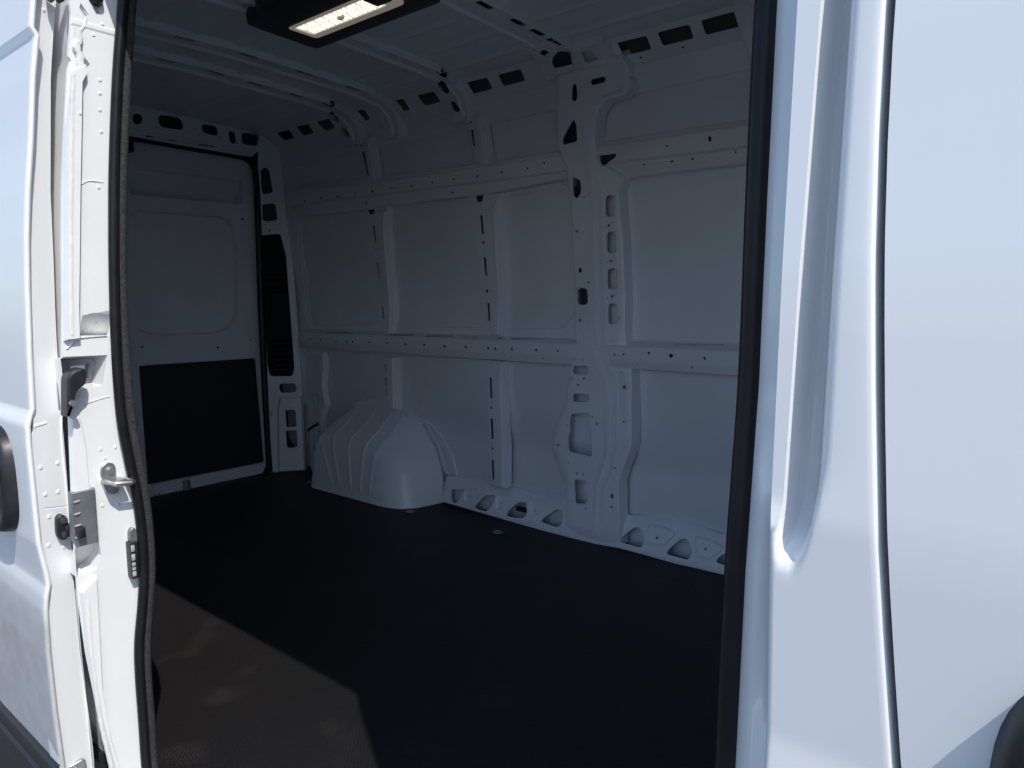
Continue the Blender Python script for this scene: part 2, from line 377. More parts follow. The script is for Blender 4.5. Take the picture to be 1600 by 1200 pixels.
# ---- left wall: outer skin seen from inside, and the pressed inner panel with its bays
m = MB(); T = M['skin'].T[-1]
sheet(m, M['skin'], band(-3.75, .06, 0, T), skirt=-.01, hole_depth=0)
put(m, 'side_skin', INNER)
bays = [
 [(-3.3694,1.5286),(-2.8261,1.5331),(-2.801,1.3747),(-2.7788,0.9646),(-3.3581,0.9334),(-3.408,0.963),(-3.4004,1.4724)],
 [(-2.6414,1.5346),(-2.053,1.5273),(-2.0347,1.3343),(-2.0207,0.9606),(-2.6752,0.9526),(-2.6852,1.2359)],
 [(-1.9055,1.5199),(-1.5522,1.5401),(-1.5048,1.5148),(-1.4926,1.3189),(-1.5002,1.0377),(-1.5622,0.9659),(-1.9214,0.9564),(-1.9241,1.1542)],
 [(-1.2155,1.5231),(-0.7446,1.5319)] + [(-.05, 1.50), (-.05, .93)] + [(-1.2158,0.9311),(-1.2608,0.961),(-1.2719,1.4188),(-1.2532,1.5028)],
 [(-3.299,0.746),(-2.7747,0.7565),(-2.8068,0.3884),(-3.3963,0.2054)],
 [(-2.6602,0.7587),(-2.0297,0.7747),(-2.0472,0.1579),(-2.632,0.1082)],
 [(-1.9099,0.772),(-1.608,0.794),(-1.56,0.7741),(-1.5362,0.7056),(-1.5463,0.5919),(-1.6157,0.4784),(-1.6314,0.353),(-1.5664,0.2148),(-1.5808,0.1915),(-1.9186,0.1959)],
 [(-1.2067,0.7945),(-0.7915,0.783)] + [(-.05, .76), (-.05, .20)] + [(-1.2856,0.1563),(-1.2824,0.2912),(-1.2139,0.4641)],
 [(-3.494,1.8951),(-2.8598,1.8944),(-2.8142,1.6896),(-3.4899,1.7056)],
 [(-2.7209,1.8849),(-2.0781,1.8774),(-2.0235,1.6835),(-2.6895,1.699)],
 [(-1.9724,1.8693),(-1.5958,1.8896),(-1.5634,1.8663),(-1.5539,1.6942),(-1.9264,1.6885)],
 [(-1.3542,1.7091),(-1.3661,1.7718),(-1.3406,1.8285),(-1.213,1.8656),(-0.7786,1.8869)] + [(-.05, 1.88), (-.05, 1.69)],
]
m = MB(); sheet(m, M['skin'], band(-3.64, .05, .02, M['skin'].tz(1.9)), holes=[rnd(b, .03) for b in bays], emb=[(offset(rnd(b, .03), .018), .006, -.006) for b in bays], d=.015, skirt=.0005, flare=.001, hole_depth=.0085)
put(m, 'inner_panel', INNER)

# ---- rails
SK = -.058
m = MB()
up = [(-3.409,1.6872),(-2.3851,1.6589),(-1.7493,1.649),(-1.4466,1.6462),(-1.4531,1.5136),(-1.4701,1.5379),(-1.504,1.549),(-1.9002,1.5289),(-2.3151,1.5328),(-2.7497,1.5297),(-3.3572,1.5368),(-3.4398,1.6151)]
upf = [(-3.4636,1.6746),(-2.3874,1.6442),(-1.7506,1.6361),(-1.4228,1.6359),(-1.4269,1.5777),(-1.7563,1.5788),(-2.3962,1.5883),(-3.4805,1.6078)]
sheet(m, M['frame'], up, holes=pins([(-3.2526,1.6129,0.0101,0.0058),(-3.1042,1.6133,0.0097,0.0057),(-2.9579,1.61,0.0092,0.0055),(-2.8119,1.6127,0.0088,0.0054),(-2.6691,1.6086,0.0079,0.0081),(-2.5227,1.6098,0.0079,0.0051),(-2.3796,1.6076,0.0075,0.005),(-2.239,1.6079,0.0072,0.0049),(-2.0975,1.6073,0.0068,0.0047),(-1.9521,1.6055,0.0068,0.0049),(-1.8107,1.6061,0.0064,0.0047),(-1.6704,1.6058,0.0061,0.0046),(-1.5826,1.616,0.0045,0.0055),(-3.4043,1.5512,0.0088,0.0106),(-2.7443,1.5582,0.0071,0.0095),(-2.1254,1.5504,0.0057,0.0071)]),
      emb=[(upf, .008, .012)], d=-.012, skirt=SK, flare=.012, liner=-.033)
put(m, 'high_rail', INNER)
m = MB()
up = [(-1.3467,1.6524),(-1.0069,1.6487),(-0.7116,1.6448)] + [(.04, 1.645), (.04, 1.518)] + [(-0.7147,1.5202),(-0.9859,1.5222),(-1.183,1.5214),(-1.2255,1.5072),(-1.2559,1.4697),(-1.3577,1.4795)]
upf = [(-1.3621,1.6425),(-0.7117,1.6347)] + [(.06, 1.632), (.06, 1.57)] + [(-0.7143,1.5717),(-1.2925,1.5836),(-1.3654,1.5923)]
lo = [(-1.2285,1.5571),(-0.7145,1.5491)] + [(.06, 1.548), (.06, 1.538)] + [(-0.7145,1.5388),(-1.2181,1.5418)]
sheet(m, M['frame'], up, holes=pins([(-1.0285,1.6097,0.0046,0.004),(-0.8649,1.6112,0.0065,0.0093),(-1.1297,1.5571,0.0048,0.0041),(-1.0151,1.5546,0.0066,0.0044),(-0.9356,1.5537,0.0063,0.0044),(-0.7786,1.5574,0.004,0.0038)]) + [rnd([(-1.3169,1.6128),(-1.2397,1.61),(-1.2433,1.5964),(-1.3108,1.569)], .01)],
      emb=[(upf, .010, .012), (lo, .006, .004)], d=-.012, skirt=SK, flare=.012, liner=-.033)
put(m, 'high_rail', INNER)
m = MB(); Tm = M['mid_rail'].T
midpins = [(-3.3088,0.1063,0.01,0.006),(-3.2101,0.1069,0.0097,0.0059),(-3.0673,0.1094,0.0099,0.0061),(-2.97,0.1097,0.0096,0.006),(-2.9197,0.108,0.0094,0.0059),(-2.7789,0.1066,0.009,0.0058),(-2.6343,0.105,0.0091,0.006),(-2.4916,0.1065,0.0086,0.0059),(-2.3557,0.1047,0.0087,0.006),(-2.213,0.1056,0.0087,0.0062),(-2.0734,0.1034,0.0082,0.006),(-1.9328,0.1038,0.0078,0.0059),(-1.89,0.105,0.0077,0.0058),(-1.792,0.104,0.0074,0.0057),(-1.6553,0.1012,0.007,0.0056),(-1.5392,0.0991,0.0053,0.0043),(-1.2594,0.1014,0.0056,0.0049),(-1.2184,0.1008,0.0055,0.0048),(-1.1085,0.0896,0.0055,0.0049),(-1.0135,0.0963,0.0079,0.0072),(-0.8801,0.0995,0.0049,0.0047)]
sl_ = [[(-3.1841,0.0525),(-3.0044,0.0414),(-2.9698,0.0564),(-3.1526,0.0681)], [(-2.6436,0.0476),(-2.4743,0.0403),(-2.4385,0.0573),(-2.6145,0.0657)], [(-2.3627,0.0444),(-2.1913,0.0326),(-2.1677,0.0495),(-2.3543,0.0629)],
       [(-1.8222,0.0316),(-1.6523,0.0259),(-1.6435,0.0385),(-1.8074,0.0511)], [(-1.0172,0.0253),(-0.8307,0.0206),(-0.8231,0.0337),(-1.0159,0.0395)], [(-2.9593,0.0557),(-2.9276,0.0494),(-2.9248,0.0662),(-2.9559,0.0682)], [(-2.0535,0.0413),(-2.0218,0.0354),(-2.023,0.0534),(-2.0498,0.0554)], [(-1.8952,0.0404),(-1.8651,0.0347),(-1.8705,0.0525),(-1.8958,0.0544)]]
low = [(x, Tm[2]+.014) for x in (-3.05,-2.9,-2.72,-2.55,-2.33,-2.15,-1.97,-1.80,-1.62,-1.16,-.93,-.74)]
sheet(m, M['mid_rail'], band(-3.43, .05, 0, Tm[-1]), holes=pins(midpins)+sl_+[ell(x, t, .0035, .0035, 6) for x, t in low], hole_depth=.003)
m.add([(-3.43,1.895,.832),(.05,1.895,.832),(.05,1.895,.762),(-3.43,1.895,.762),(-3.43,1.93,.838),(.05,1.93,.838)],[(0,1,2,3),(4,5,1,0)],1)  # same darkened backing, deepens the shade in the slots
put(m, 'mid_rail', INNER)

# ---- vertical ribs between the rails
def rib(outline, raised, holes, d=-.016, h=.012, lined=None):
    m = MB(); sheet(m, M['frame'], outline, holes=holes, emb=[(raised, .006, h)] if raised else [], d=d, skirt=SK, flare=.006, liner=-.031, lined=lined); return put(m, 'wall_rib', INNER)
rib([(-2.7969,1.5271),(-2.5899,1.526),(-2.6094,1.4422),(-2.6285,1.2173),(-2.6242,0.9528),(-2.6346,0.8826),(-2.6854,0.8812),(-2.7055,0.9516),(-2.7242,1.2202),(-2.7296,1.444)],
    [(-2.6581,1.5031),(-2.6039,1.502),(-2.6251,1.4369),(-2.6384,1.2176),(-2.6393,0.9526),(-2.6447,0.889),(-2.665,0.8885),(-2.6747,0.952),(-2.6785,1.2189),(-2.6645,1.4396)],
    [[(-2.7201,1.4401),(-2.705,1.4391),(-2.705,1.3546),(-2.7177,1.3553)], [(-2.7188,1.2499),(-2.7061,1.2495),(-2.7037,1.1631),(-2.7164,1.1634)], [(-2.7126,1.0357),(-2.7023,1.0357),(-2.6875,0.9552),(-2.7003,0.955)]] + pins([(-2.714,1.319,0.0071,0.0065),(-2.7155,1.0962,0.0072,0.0101)]) + [rnd([(-2.7407,1.5225),(-2.6844,1.5243),(-2.6995,1.4967),(-2.7297,1.499)], .01)])
rib([(-2.0358,1.5249),(-1.8416,1.5205),(-1.8644,1.446),(-1.8742,1.3216),(-1.8816,1.0361),(-1.8871,0.8937),(-1.969,0.8914),(-1.9906,1.036),(-1.9938,1.1833),(-1.9908,1.442)],
    [(-1.9222,1.5006),(-1.8546,1.5027),(-1.8761,1.4414),(-1.8854,1.3222),(-1.8931,1.0361),(-1.8988,0.8992),(-1.9337,0.8983),(-1.9434,1.0361),(-1.9308,1.3247),(-1.9295,1.4372)],
    [[(-1.9699,1.4375),(-1.9564,1.4365),(-1.9566,1.3518),(-1.9701,1.3526)], [(-1.9704,1.2494),(-1.9568,1.2488),(-1.9586,1.1649),(-1.9703,1.1652)], [(-1.9669,1.039),(-1.9532,1.039),(-1.9462,0.9568),(-1.96,0.9566)]] + pins([(-1.9647,1.3152,0.007,0.0063),(-1.9666,1.0948,0.0071,0.0088)]) + [rnd([(-1.9888,1.5234),(-1.9386,1.5242),(-1.95,1.4919),(-1.9806,1.4946)], .012)])
rib([(-2.707,0.7584),(-2.6103,0.7563),(-2.6072,0.6185),(-2.5997,0.4836),(-2.6821,0.4756),(-2.694,0.6123)], [(-2.666,0.7502),(-2.6204,0.7491),(-2.6173,0.6178),(-2.6143,0.489),(-2.6554,0.4851),(-2.6631,0.6145)],
    [[(-2.6871,0.7186),(-2.6742,0.7193),(-2.6723,0.682),(-2.6851,0.6812)], [(-2.6883,0.6469),(-2.6754,0.6477),(-2.671,0.6002),(-2.6839,0.5993)], [(-2.6868,0.5819),(-2.6739,0.5829),(-2.6719,0.5489),(-2.6848,0.5478)]])
rib([(-1.9715,0.7752),(-1.87,0.7716),(-1.873,0.6714),(-1.8644,0.5537),(-1.8583,0.3738),(-1.8691,0.175),(-1.9606,0.1751),(-1.9539,0.423),(-1.963,0.6649)], [(-1.9241,0.7628),(-1.8776,0.7624),(-1.8846,0.6706),(-1.8721,0.553),(-1.8661,0.3728),(-1.8806,0.1792),(-1.9202,0.1788),(-1.914,0.4278),(-1.9195,0.668)],
    [[(-1.9492,0.6958),(-1.9374,0.6966),(-1.9329,0.6012),(-1.9447,0.6002)], [(-1.9422,0.501),(-1.9283,0.5024),(-1.9271,0.4047),(-1.9411,0.403)], [(-1.9469,0.2999),(-1.9328,0.302),(-1.9346,0.2047),(-1.9467,0.2027)]] + pins([(-1.9385,0.5526,0.0071,0.0054),(-1.9377,0.3571,0.0072,0.0056),(-1.9387,0.5767,0.004,0.003),(-1.9403,0.3815,0.004,0.0031),(-1.9352,0.3296,0.004,0.0031)]))
rib([(-2.7934,1.8757),(-2.6721,1.868),(-2.6634,1.7924),(-2.6326,1.6457),(-2.7123,1.6477),(-2.7288,1.7315),(-2.7663,1.831)], [(-2.7083,1.8545),(-2.6832,1.8541),(-2.6733,1.7937),(-2.651,1.6539),(-2.6804,1.657),(-2.6956,1.7653)],
    [[(-2.7423,1.812),(-2.7247,1.8097),(-2.6994,1.6904),(-2.7142,1.692)]] + pins([(-2.7472,1.8441,0.0061,0.0062),(-2.6995,1.6621,0.0059,0.0062)]))
rib([(-2.0248,1.8642),(-1.9256,1.8592),(-1.9135,1.7904),(-1.8872,1.6444),(-1.9665,1.6456),(-1.9735,1.7174),(-2.0031,1.8308)], [(-1.9528,1.842),(-1.9339,1.8418),(-1.9247,1.792),(-1.9014,1.6515),(-1.9314,1.6524),(-1.9408,1.7674)],
    [[(-1.9887,1.8069),(-1.9753,1.8049),(-1.9582,1.6828),(-1.9715,1.6845)]] + pins([(-1.9873,1.8393,0.0053,0.0054),(-1.957,1.6609,0.0053,0.0054)]))
# narrow windowed rib by the rear corner
rib([(-3.401,0.7446),(-3.2371,0.7519),(-3.24,0.6663),(-3.2555,0.5718),(-3.2334,0.4454),(-3.2794,0.3797),(-3.3344,0.0396),(-3.4293,0.0128),(-3.3951,0.5618)], None,
    [[(-3.3774,0.6888),(-3.2949,0.6932),(-3.2973,0.6254),(-3.3184,0.5635),(-3.3662,0.56)], [(-3.3651,0.5028),(-3.2887,0.5128),(-3.3017,0.4237),(-3.3247,0.3712),(-3.3734,0.3662)], [(-3.3817,0.283),(-3.3097,0.2952),(-3.3133,0.1813),(-3.3928,0.1229)]], d=-.02, lined=lambda x, t: False)
# ---- main wall post between the sliding door bays
m = MB()
flange = [(-1.5004,1.9178),(-1.5095,1.6816),(-1.473,1.583),(-1.458,1.4891),(-1.4592,1.2986),(-1.4607,0.9965),(-1.4535,0.8444),(-1.4716,0.7951),(-1.4859,0.6993),(-1.5007,0.6104),(-1.5698,0.4777),(-1.5696,0.3832),(-1.5058,0.2489),(-1.5092,0.0673),(-1.4297,0.0344),(-1.3261,0.0371),(-1.245,0.0439),(-1.2456,0.3201),(-1.2268,0.3716),(-1.1842,0.4761),(-1.1906,0.7205),(-1.1928,0.7918),(-1.2182,0.8593),(-1.2294,0.9352),(-1.2324,1.0995),(-1.2314,1.2859),(-1.2392,1.4081),(-1.2384,1.4776),(-1.2109,1.5174),(-1.2793,1.563),(-1.3336,1.5789),(-1.3346,1.6579),(-1.3307,1.7402),(-1.313,1.7845),(-1.2785,1.8136),(-1.2007,1.8183),(-1.1736,1.8406),(-1.1762,1.8614),(-1.187,1.8724),(-1.1815,1.9095),(-1.1968,1.9371),(-1.4943,1.9383)]
face = [(-1.4772,1.923),(-1.4908,1.6791),(-1.4483,1.5801),(-1.4425,1.4876),(-1.4435,1.2977),(-1.4447,0.9966),(-1.4374,0.8451),(-1.4586,0.7958),(-1.4663,0.7007),(-1.4739,0.5909),(-1.4738,0.4246),(-1.4754,0.2541),(-1.478,0.0854),(-1.3695,0.0849),(-1.3546,0.2745),(-1.3311,0.3476),(-1.2951,0.4482),(-1.2912,0.6083),(-1.309,0.712),(-1.3353,0.7838),(-1.359,0.8536),(-1.3717,0.9712),(-1.3706,1.2302),(-1.3636,1.4801),(-1.3579,1.6611),(-1.3512,1.7433),(-1.3331,1.7972),(-1.2926,1.8277),(-1.2088,1.8335),(-1.1965,1.9147),(-1.2096,1.9285),(-1.4725,1.9389)]
bead = [(-1.3193,1.4758),(-1.3216,1.291),(-1.3269,1.1008),(-1.3161,0.8553),(-1.2898,0.7864),(-1.2609,0.7155),(-1.2491,0.4811),(-1.2784,0.3556),(-1.3137,0.2814),(-1.3206,0.1263),(-1.3365,0.123),(-1.3292,0.2843),(-1.2936,0.3615),(-1.2641,0.4792),(-1.2758,0.7144),(-1.3047,0.7803),(-1.3312,0.8495),(-1.3421,1.101),(-1.3365,1.2918),(-1.334,1.4772),(-1.3401,1.57),(-1.3284,1.5687)]
ov = [rnd([(-1.2938,1.4612),(-1.2537,1.4575),(-1.2582,1.3757),(-1.2987,1.3787)], .04, 5), rnd([(-1.2961,1.3218),(-1.2555,1.3193),(-1.26,1.2355),(-1.301,1.2373)], .04, 5), rnd([(-1.3014,1.1794),(-1.2573,1.178),(-1.2618,1.0948),(-1.3062,1.0954)], .04, 5), rnd([(-1.3036,1.0389),(-1.262,1.0389),(-1.2593,0.9549),(-1.301,0.9542)], .04, 5)]
ph = [rnd([(-1.4159,1.8923),(-1.4004,1.8942),(-1.3943,1.8527),(-1.3976,1.8295),(-1.4126,1.8273),(-1.4215,1.8384)], .012), rnd([(-1.3326,1.8955),(-1.2668,1.8968),(-1.2669,1.8739),(-1.3296,1.8716)], .03, 4), rnd([(-1.4135,1.7627),(-1.3989,1.7315),(-1.3989,1.6738),(-1.4665,1.6709),(-1.4679,1.6931)], .012),
      rnd([(-1.4322,1.5462),(-1.3937,1.5273),(-1.3938,1.4805),(-1.4168,1.4578),(-1.4312,1.4716)], .012), rnd([(-1.4382,1.1023),(-1.3912,1.1017),(-1.389,1.0337),(-1.4393,1.0337)], .015), rnd([(-1.455,0.7799),(-1.3756,0.7842),(-1.3747,0.7472),(-1.4542,0.7448)], .03, 5), rnd([(-1.4525,0.6637),(-1.3729,0.6674),(-1.372,0.6327),(-1.4518,0.6284)], .03, 5),
      rnd([(-1.4638,0.5782),(-1.3711,0.59),(-1.3563,0.4948),(-1.3548,0.4129),(-1.3675,0.4056),(-1.4741,0.4133),(-1.4721,0.4837),(-1.4654,0.4929)], .015), rnd([(-1.4477,0.2957),(-1.3859,0.3),(-1.3852,0.2072),(-1.4017,0.1956),(-1.4445,0.1877)], .012)]
pp = pins([(-1.4255,1.3324,0.0068,0.0056),(-1.4454,1.2255,0.0063,0.0052),(-1.4206,1.1753,0.0081,0.0109),(-1.4468,1.1156,0.0051,0.0042),(-1.3835,1.125,0.0049,0.0042),(-1.4249,0.9704,0.0076,0.0063),(-1.4419,1.4525,0.0049,0.004),(-1.3827,1.4646,0.0048,0.0039),(-1.4428,0.8074,0.0045,0.0059),(-1.4077,0.8064,0.0044,0.0058),(-1.4604,0.7282,0.0049,0.0041),(-1.3995,0.7296,0.007,0.0048),(-1.4275,0.7008,0.007,0.0048),(-1.4339,0.3233,0.0046,0.0062),(-1.4015,0.3228,0.0045,0.0062),(-1.3551,0.5755,0.005,0.0043),(-1.3326,0.5484,0.0043,0.0064),(-1.3958,0.1768,0.0072,0.0046),(-1.2859,1.3458,0.0064,0.0054),(-1.3008,1.3419,0.0029,0.0025),(-1.2666,1.3543,0.0029,0.0024),(-1.285,1.2065,0.0065,0.0055),(-1.303,1.2022,0.003,0.0025),(-1.2699,1.2147,0.0029,0.0025),(-1.2866,1.067,0.0065,0.0056),(-1.3073,1.0594,0.003,0.0026),(-1.2747,1.0746,0.003,0.0026),(-1.2513,0.9806,0.0035,0.0056),(-1.2355,0.7637,0.0041,0.0036),(-1.2193,0.7056,0.0082,0.0072),(-1.2183,0.5659,0.0047,0.0042),(-1.2599,0.3693,0.0049,0.0043),(-1.2757,0.2466,0.008,0.0111),(-1.2784,0.199,0.0068,0.0061),(-1.5441,0.4296,0.0082,0.0069),(-1.489,0.6881,0.0043,0.0035),(-1.4897,0.5563,0.0053,0.0044),(-1.4924,0.5229,0.0046,0.0039),(-1.4891,0.3575,0.0047,0.004),(-1.4879,0.1855,0.0051,0.0044)])
sheet(m, M['frame'], flange, holes=ov+ph+pp, emb=[(face, .009, .020), (bead, .006, .012)], d=.002, skirt=SK, flare=.010, hole_depth=.006, liner=-.030, extra=(1.0,), lined=lambda x, t: t > 1.0 and (x < -1.335 or t > 1.7))
put(m, 'wall_post', INNER, 'wide pressed wall post with oval and square holes')

# ---- sill rail with triangular holes along the floor edge
m = MB()
so_ = [(-2.2802,0.0298),(-1.8239,0.0172),(-1.5101,0.0104),(-1.4062,0.0098),(-1.2433,0.0203),(-0.9797,0.0147),(-0.7529,0.0194)] + [(.04, .025), (.04, .15)] + [(-0.8506,0.1621),(-1.0174,0.1833),(-1.0619,0.1908),(-1.2271,0.1572),(-1.2778,0.1527),(-1.3644,0.147),(-1.5611,0.1697),(-1.6358,0.1618),(-1.8729,0.1703),(-1.9916,0.1661),(-2.0908,0.1799),(-2.2922,0.1598)]
tri = [[(-2.235,0.0964),(-2.1471,0.1142),(-2.1612,0.0861),(-2.1711,0.0427),(-2.2038,0.0304),(-2.227,0.0522)], [(-2.0669,0.0392),(-2.0052,0.1065),(-1.9469,0.1167),(-1.9537,0.0659),(-1.9783,0.0336),(-2.0274,0.0307)], [(-1.8622,0.0339),(-1.8466,0.0671),(-1.799,0.1089),(-1.7592,0.116),(-1.7395,0.0661),(-1.7526,0.0428),(-1.8081,0.0352)], [(-1.6575,0.0465),(-1.6469,0.0631),(-1.5908,0.1141),(-1.5647,0.1193),(-1.545,0.0969),(-1.5452,0.0513),(-1.5702,0.0378)],
       [(-1.2465,0.0409),(-1.2412,0.0607),(-1.191,0.1134),(-1.1649,0.116),(-1.142,0.0891),(-1.1359,0.0565),(-1.1472,0.0385)], [(-1.0327,0.0379),(-1.0276,0.0568),(-0.9818,0.1096),(-0.9557,0.1151),(-0.9313,0.0828),(-0.929,0.0535),(-0.9421,0.0357)], [(-0.8302,0.0539),(-0.823,0.0724),(-0.779,0.1111),(-0.7513,0.1198),(-0.7262,0.0871),(-0.7256,0.0518),(-0.7407,0.0388)]]
cups = [[(-2.1396,0.1027),(-2.1216,0.1153),(-2.0692,0.1214),(-2.0984,0.0778),(-2.1263,0.0538)], [(-1.9319,0.1068),(-1.9159,0.1191),(-1.8586,0.1232),(-1.8923,0.077),(-1.9222,0.0532)], [(-1.7351,0.1207),(-1.7171,0.1305),(-1.6604,0.135),(-1.6813,0.0858),(-1.7125,0.0623)], [(-1.1319,0.1315),(-1.0587,0.136),(-1.0122,0.1214),(-1.0631,0.067),(-1.1126,0.0719)], [(-0.9245,0.1273),(-0.8525,0.1224),(-0.8116,0.1113),(-0.8596,0.0618),(-0.9072,0.0658)]]
sheet(m, M['sill'], so_, holes=[rnd(t, .012) for t in tri] + pins([(-2.1082,0.0825,0.0057,0.0043),(-1.9067,0.0866,0.0053,0.0041),(-1.7037,0.0875,0.0053,0.0042),(-1.0877,0.0926,0.0055,0.005),(-0.8801,0.0915,0.005,0.0047),(-1.301,0.1305,0.0047,0.0043)]), emb=[(rnd(c, .015), .008, -.010) for c in cups], d=.006, skirt=-.02, flare=.01, hole_depth=.012)
put(m, 'sill_rail', INNER, 'low rail with triangular holes along the floor edge')

m = MB(); q = [(-1.8139,0.0912),(-1.7437,0.0682)]; c0 = M['sill'](*q[0], -.004); c1 = M['sill'](*q[1], -.004); m.box((c0[0], min(c0[1],c1[1])-.004, c1[2]), (c1[0], max(c0[1],c1[1])+.004, c0[2]), .003); put(m, 'drain_plug', PLASTIC)

# ---- roof edge rail with square holes
m = MB(); tc = M['cant'].T
sq = [[(-3.4131,0.1878),(-3.2897,0.1866),(-3.2952,0.1379),(-3.3985,0.1346)],[(-3.2204,0.1944),(-3.108,0.1898),(-3.1189,0.1358),(-3.2077,0.1351)],[(-3.0404,0.189),(-2.9277,0.1911),(-2.9305,0.1338),(-3.0219,0.1306)],[(-2.758,0.1923),(-2.6461,0.1886),(-2.646,0.1341),(-2.7489,0.1311)],[(-2.4675,0.1918),(-2.3603,0.1905),(-2.3584,0.1321),(-2.4548,0.13)],[(-2.2706,0.1886),(-2.1603,0.1852),(-2.1544,0.1318),(-2.2603,0.1297)],[(-1.9593,0.1861),(-1.8424,0.1847),(-1.8437,0.1306),(-1.9554,0.1294)],[(-1.7829,0.1833),(-1.6639,0.1824),(-1.6661,0.131),(-1.7836,0.1299)],[(-1.2102,0.1841),(-1.0906,0.1813),(-1.0892,0.1296),(-1.2053,0.1298)],[(-1.0474,0.1823),(-0.9268,0.1816),(-0.9263,0.1305),(-1.0432,0.1307)],[(-0.8843,0.1842),(-0.7668,0.1839),(-0.7654,0.1307),(-0.8818,0.1309)]]
sheet(m, M['cant'], band(-3.60, .05, -.005, tc[-1]), holes=[rnd(q, .008, 2) for q in sq] + pins([(-1.141,0.1094,0.0063,0.0037),(-0.9739,0.1089,0.0068,0.004),(-1.1335,0.0872,0.0073,0.0024)]), d=0, skirt=-.05, flare=.02, hole_depth=.004, liner=-.045)
put(m, 'roof_edge_rail', INNER, 'roof edge rail with a row of square holes')

# ---- roof skin with shallow stiffening ripples, and its cross bows
def roofz(y): return 2.005 - .024*((y-.95)/.80)**2
m = MB(); rows = []
ys = [.10 + 1.665*i/330 for i in range(331)]
for x in (-3.75, -3.5, -2.9, -2.2, -1.4, -.6, .06):
    rows.append([(x, y, roofz(y) - (.0085*math.exp(-((((y-.02) % .17)-.085)/.014)**2) if x > -3.6 else 0)) for y in ys])
m.grid(rows); put(m, 'roof_skin', INNER)
def bow(x0, x1, tend, slots, endholes=(), narrow=1):
    m = MB(); t1 = M['frame'].T[-1]
    k = narrow
    o = [(x0-.05*k, tend), (x1-.06*k, tend), (x1-.055*k, 2.01), (x1-.025*k, 2.08), (x1, 2.17), (x1, t1), (x0, t1), (x0, 2.14), (x0-.012, 2.10), (x0-.05, 2.02), (x0-.055, 1.93)]
    w = x1-x0
    rz = [(x0+w*.14, tend+.02), (x1-.045*k-w*.16, tend+.02), (x1-.045*k-w*.16, 2.02), (x1-w*.30, 2.17), (x1-w*.30, t1), (x0+w*.22, t1), (x0+w*.22, 2.14), (x0+w*.10, 2.02)]
    hs = [band(x1-.031, x1-.006, t, t+.07) for t in slots] + [rnd(e, .02, 4) for e in endholes]
    hs += [ell(x0+w*.5, t, .004, .004, 6) for t in (2.15, 2.19, 2.27, 2.31, 2.5, 2.54, 2.9, 3.0)] + [ell(x0+w*.1, t, .004, .007, 6) for t in (2.12, 2.2, 2.24, 2.42, 2.46, 2.70, 2.75, 2.9)]
    sheet(m, M['frame'], o, holes=hs, emb=[(rz, .008, -.009)], d=0, skirt=-.06, flare=.006, liner=-.022)
    return put(m, 'roof_bow', INNER)
bow(-2.80, -2.675, 1.855, (2.12, 2.30, 2.50, 2.68, 2.88, 3.05), [[(-2.7911,2.0852),(-2.7764,2.0656),(-2.8222,1.985),(-2.8431,1.9852),(-2.8556,2.0107)], [(-2.8514,1.9503),(-2.8225,1.9412),(-2.8066,1.8968),(-2.8373,1.8981),(-2.8559,1.9204)]])
bow(-2.50, -2.385, 1.845, (2.2, 2.45, 2.7, 2.95), [[(-2.5247,2.0851),(-2.5102,2.0664),(-2.5531,1.9848),(-2.5797,1.9867),(-2.5886,2.0102)], [(-2.574,1.9508),(-2.5478,1.942),(-2.535,1.8941),(-2.5673,1.8959),(-2.5819,1.9229)]])
bow(-2.03, -1.935, 1.85, (2.10, 2.22, 2.38, 2.53, 2.7, 2.85), [[(-2.0294,2.0822),(-2.0079,2.0691),(-2.0407,1.9848),(-2.0686,1.9843),(-2.0744,2.014)], [(-2.0703,1.9434),(-2.0457,1.9364),(-2.0288,1.8922),(-2.0592,1.8945),(-2.0738,1.9164)]])
bow(-1.49, -1.355, 1.93, (2.10, 2.20, 2.31, 2.48, 2.66, 2.85), [[(-1.4819,2.0861),(-1.4532,2.0884),(-1.4539,2.0549),(-1.4747,2.0471)], [(-1.4814,2.0036),(-1.4151,2.051),(-1.3789,2.0147),(-1.3872,1.965),(-1.4832,1.9655)], ], narrow=0)
bow(-.70, -.52, 1.80, (2.1, 2.3, 2.5, 2.7, 2.9), narrow=0)
# widened post head on the roof edge, in front of the wall post
m = MB(); hd = [(-1.4966,1.9412),(-1.4748,1.9794),(-1.3238,2.0663),(-1.2224,2.0529),(-1.2187,2.0058),(-1.2341,1.9402),(-1.1978,1.9328)]
sheet(m, M['frame'], [(-1.412,1.939),(-1.3776,2.0207),(-1.3261,2.0417),(-1.228,2.044),(-1.2307,2.0034),(-1.2453,1.9536),(-1.2143,1.9317)], holes=[rnd([(-1.3377,2.0159),(-1.2936,2.0096),(-1.2817,1.9638),(-1.3448,1.9627)], .01)], d=.001, skirt=-.06, flare=.01, liner=-.04)
put(m, 'post_gusset', INNER)

# ---- rear end: header above the doors, corner post, rear door
m = MB()
hp = [(0.9598,2.0247),(1.033,2.0124),(1.3725,2.0084),(1.5712,2.0044),(1.7784,1.995),(1.7573,1.906),(1.7061,1.852),(1.6194,1.8464),(1.3277,1.843),(1.0374,1.8537),(0.9479,1.8539)]
hh = [[(1.0628,1.96),(1.0818,1.9682),(1.1001,1.9639),(1.1051,1.9462),(1.0976,1.9261),(1.0782,1.9149),(1.0601,1.9194),(1.0554,1.9401)], rnd([(1.1835,1.9827),(1.3027,1.9889),(1.3158,1.9262),(1.1861,1.923)], .05, 5), rnd([(1.4126,1.9761),(1.4993,1.9814),(1.5035,1.928),(1.4171,1.9337)], .04, 5), rnd([(1.5654,1.9691),(1.6033,1.9687),(1.6073,1.9037),(1.5693,1.9045)], .03, 5), rnd([(1.642,1.9719),(1.7534,1.9837),(1.7375,1.9136),(1.6423,1.9092)], .02, 4)]
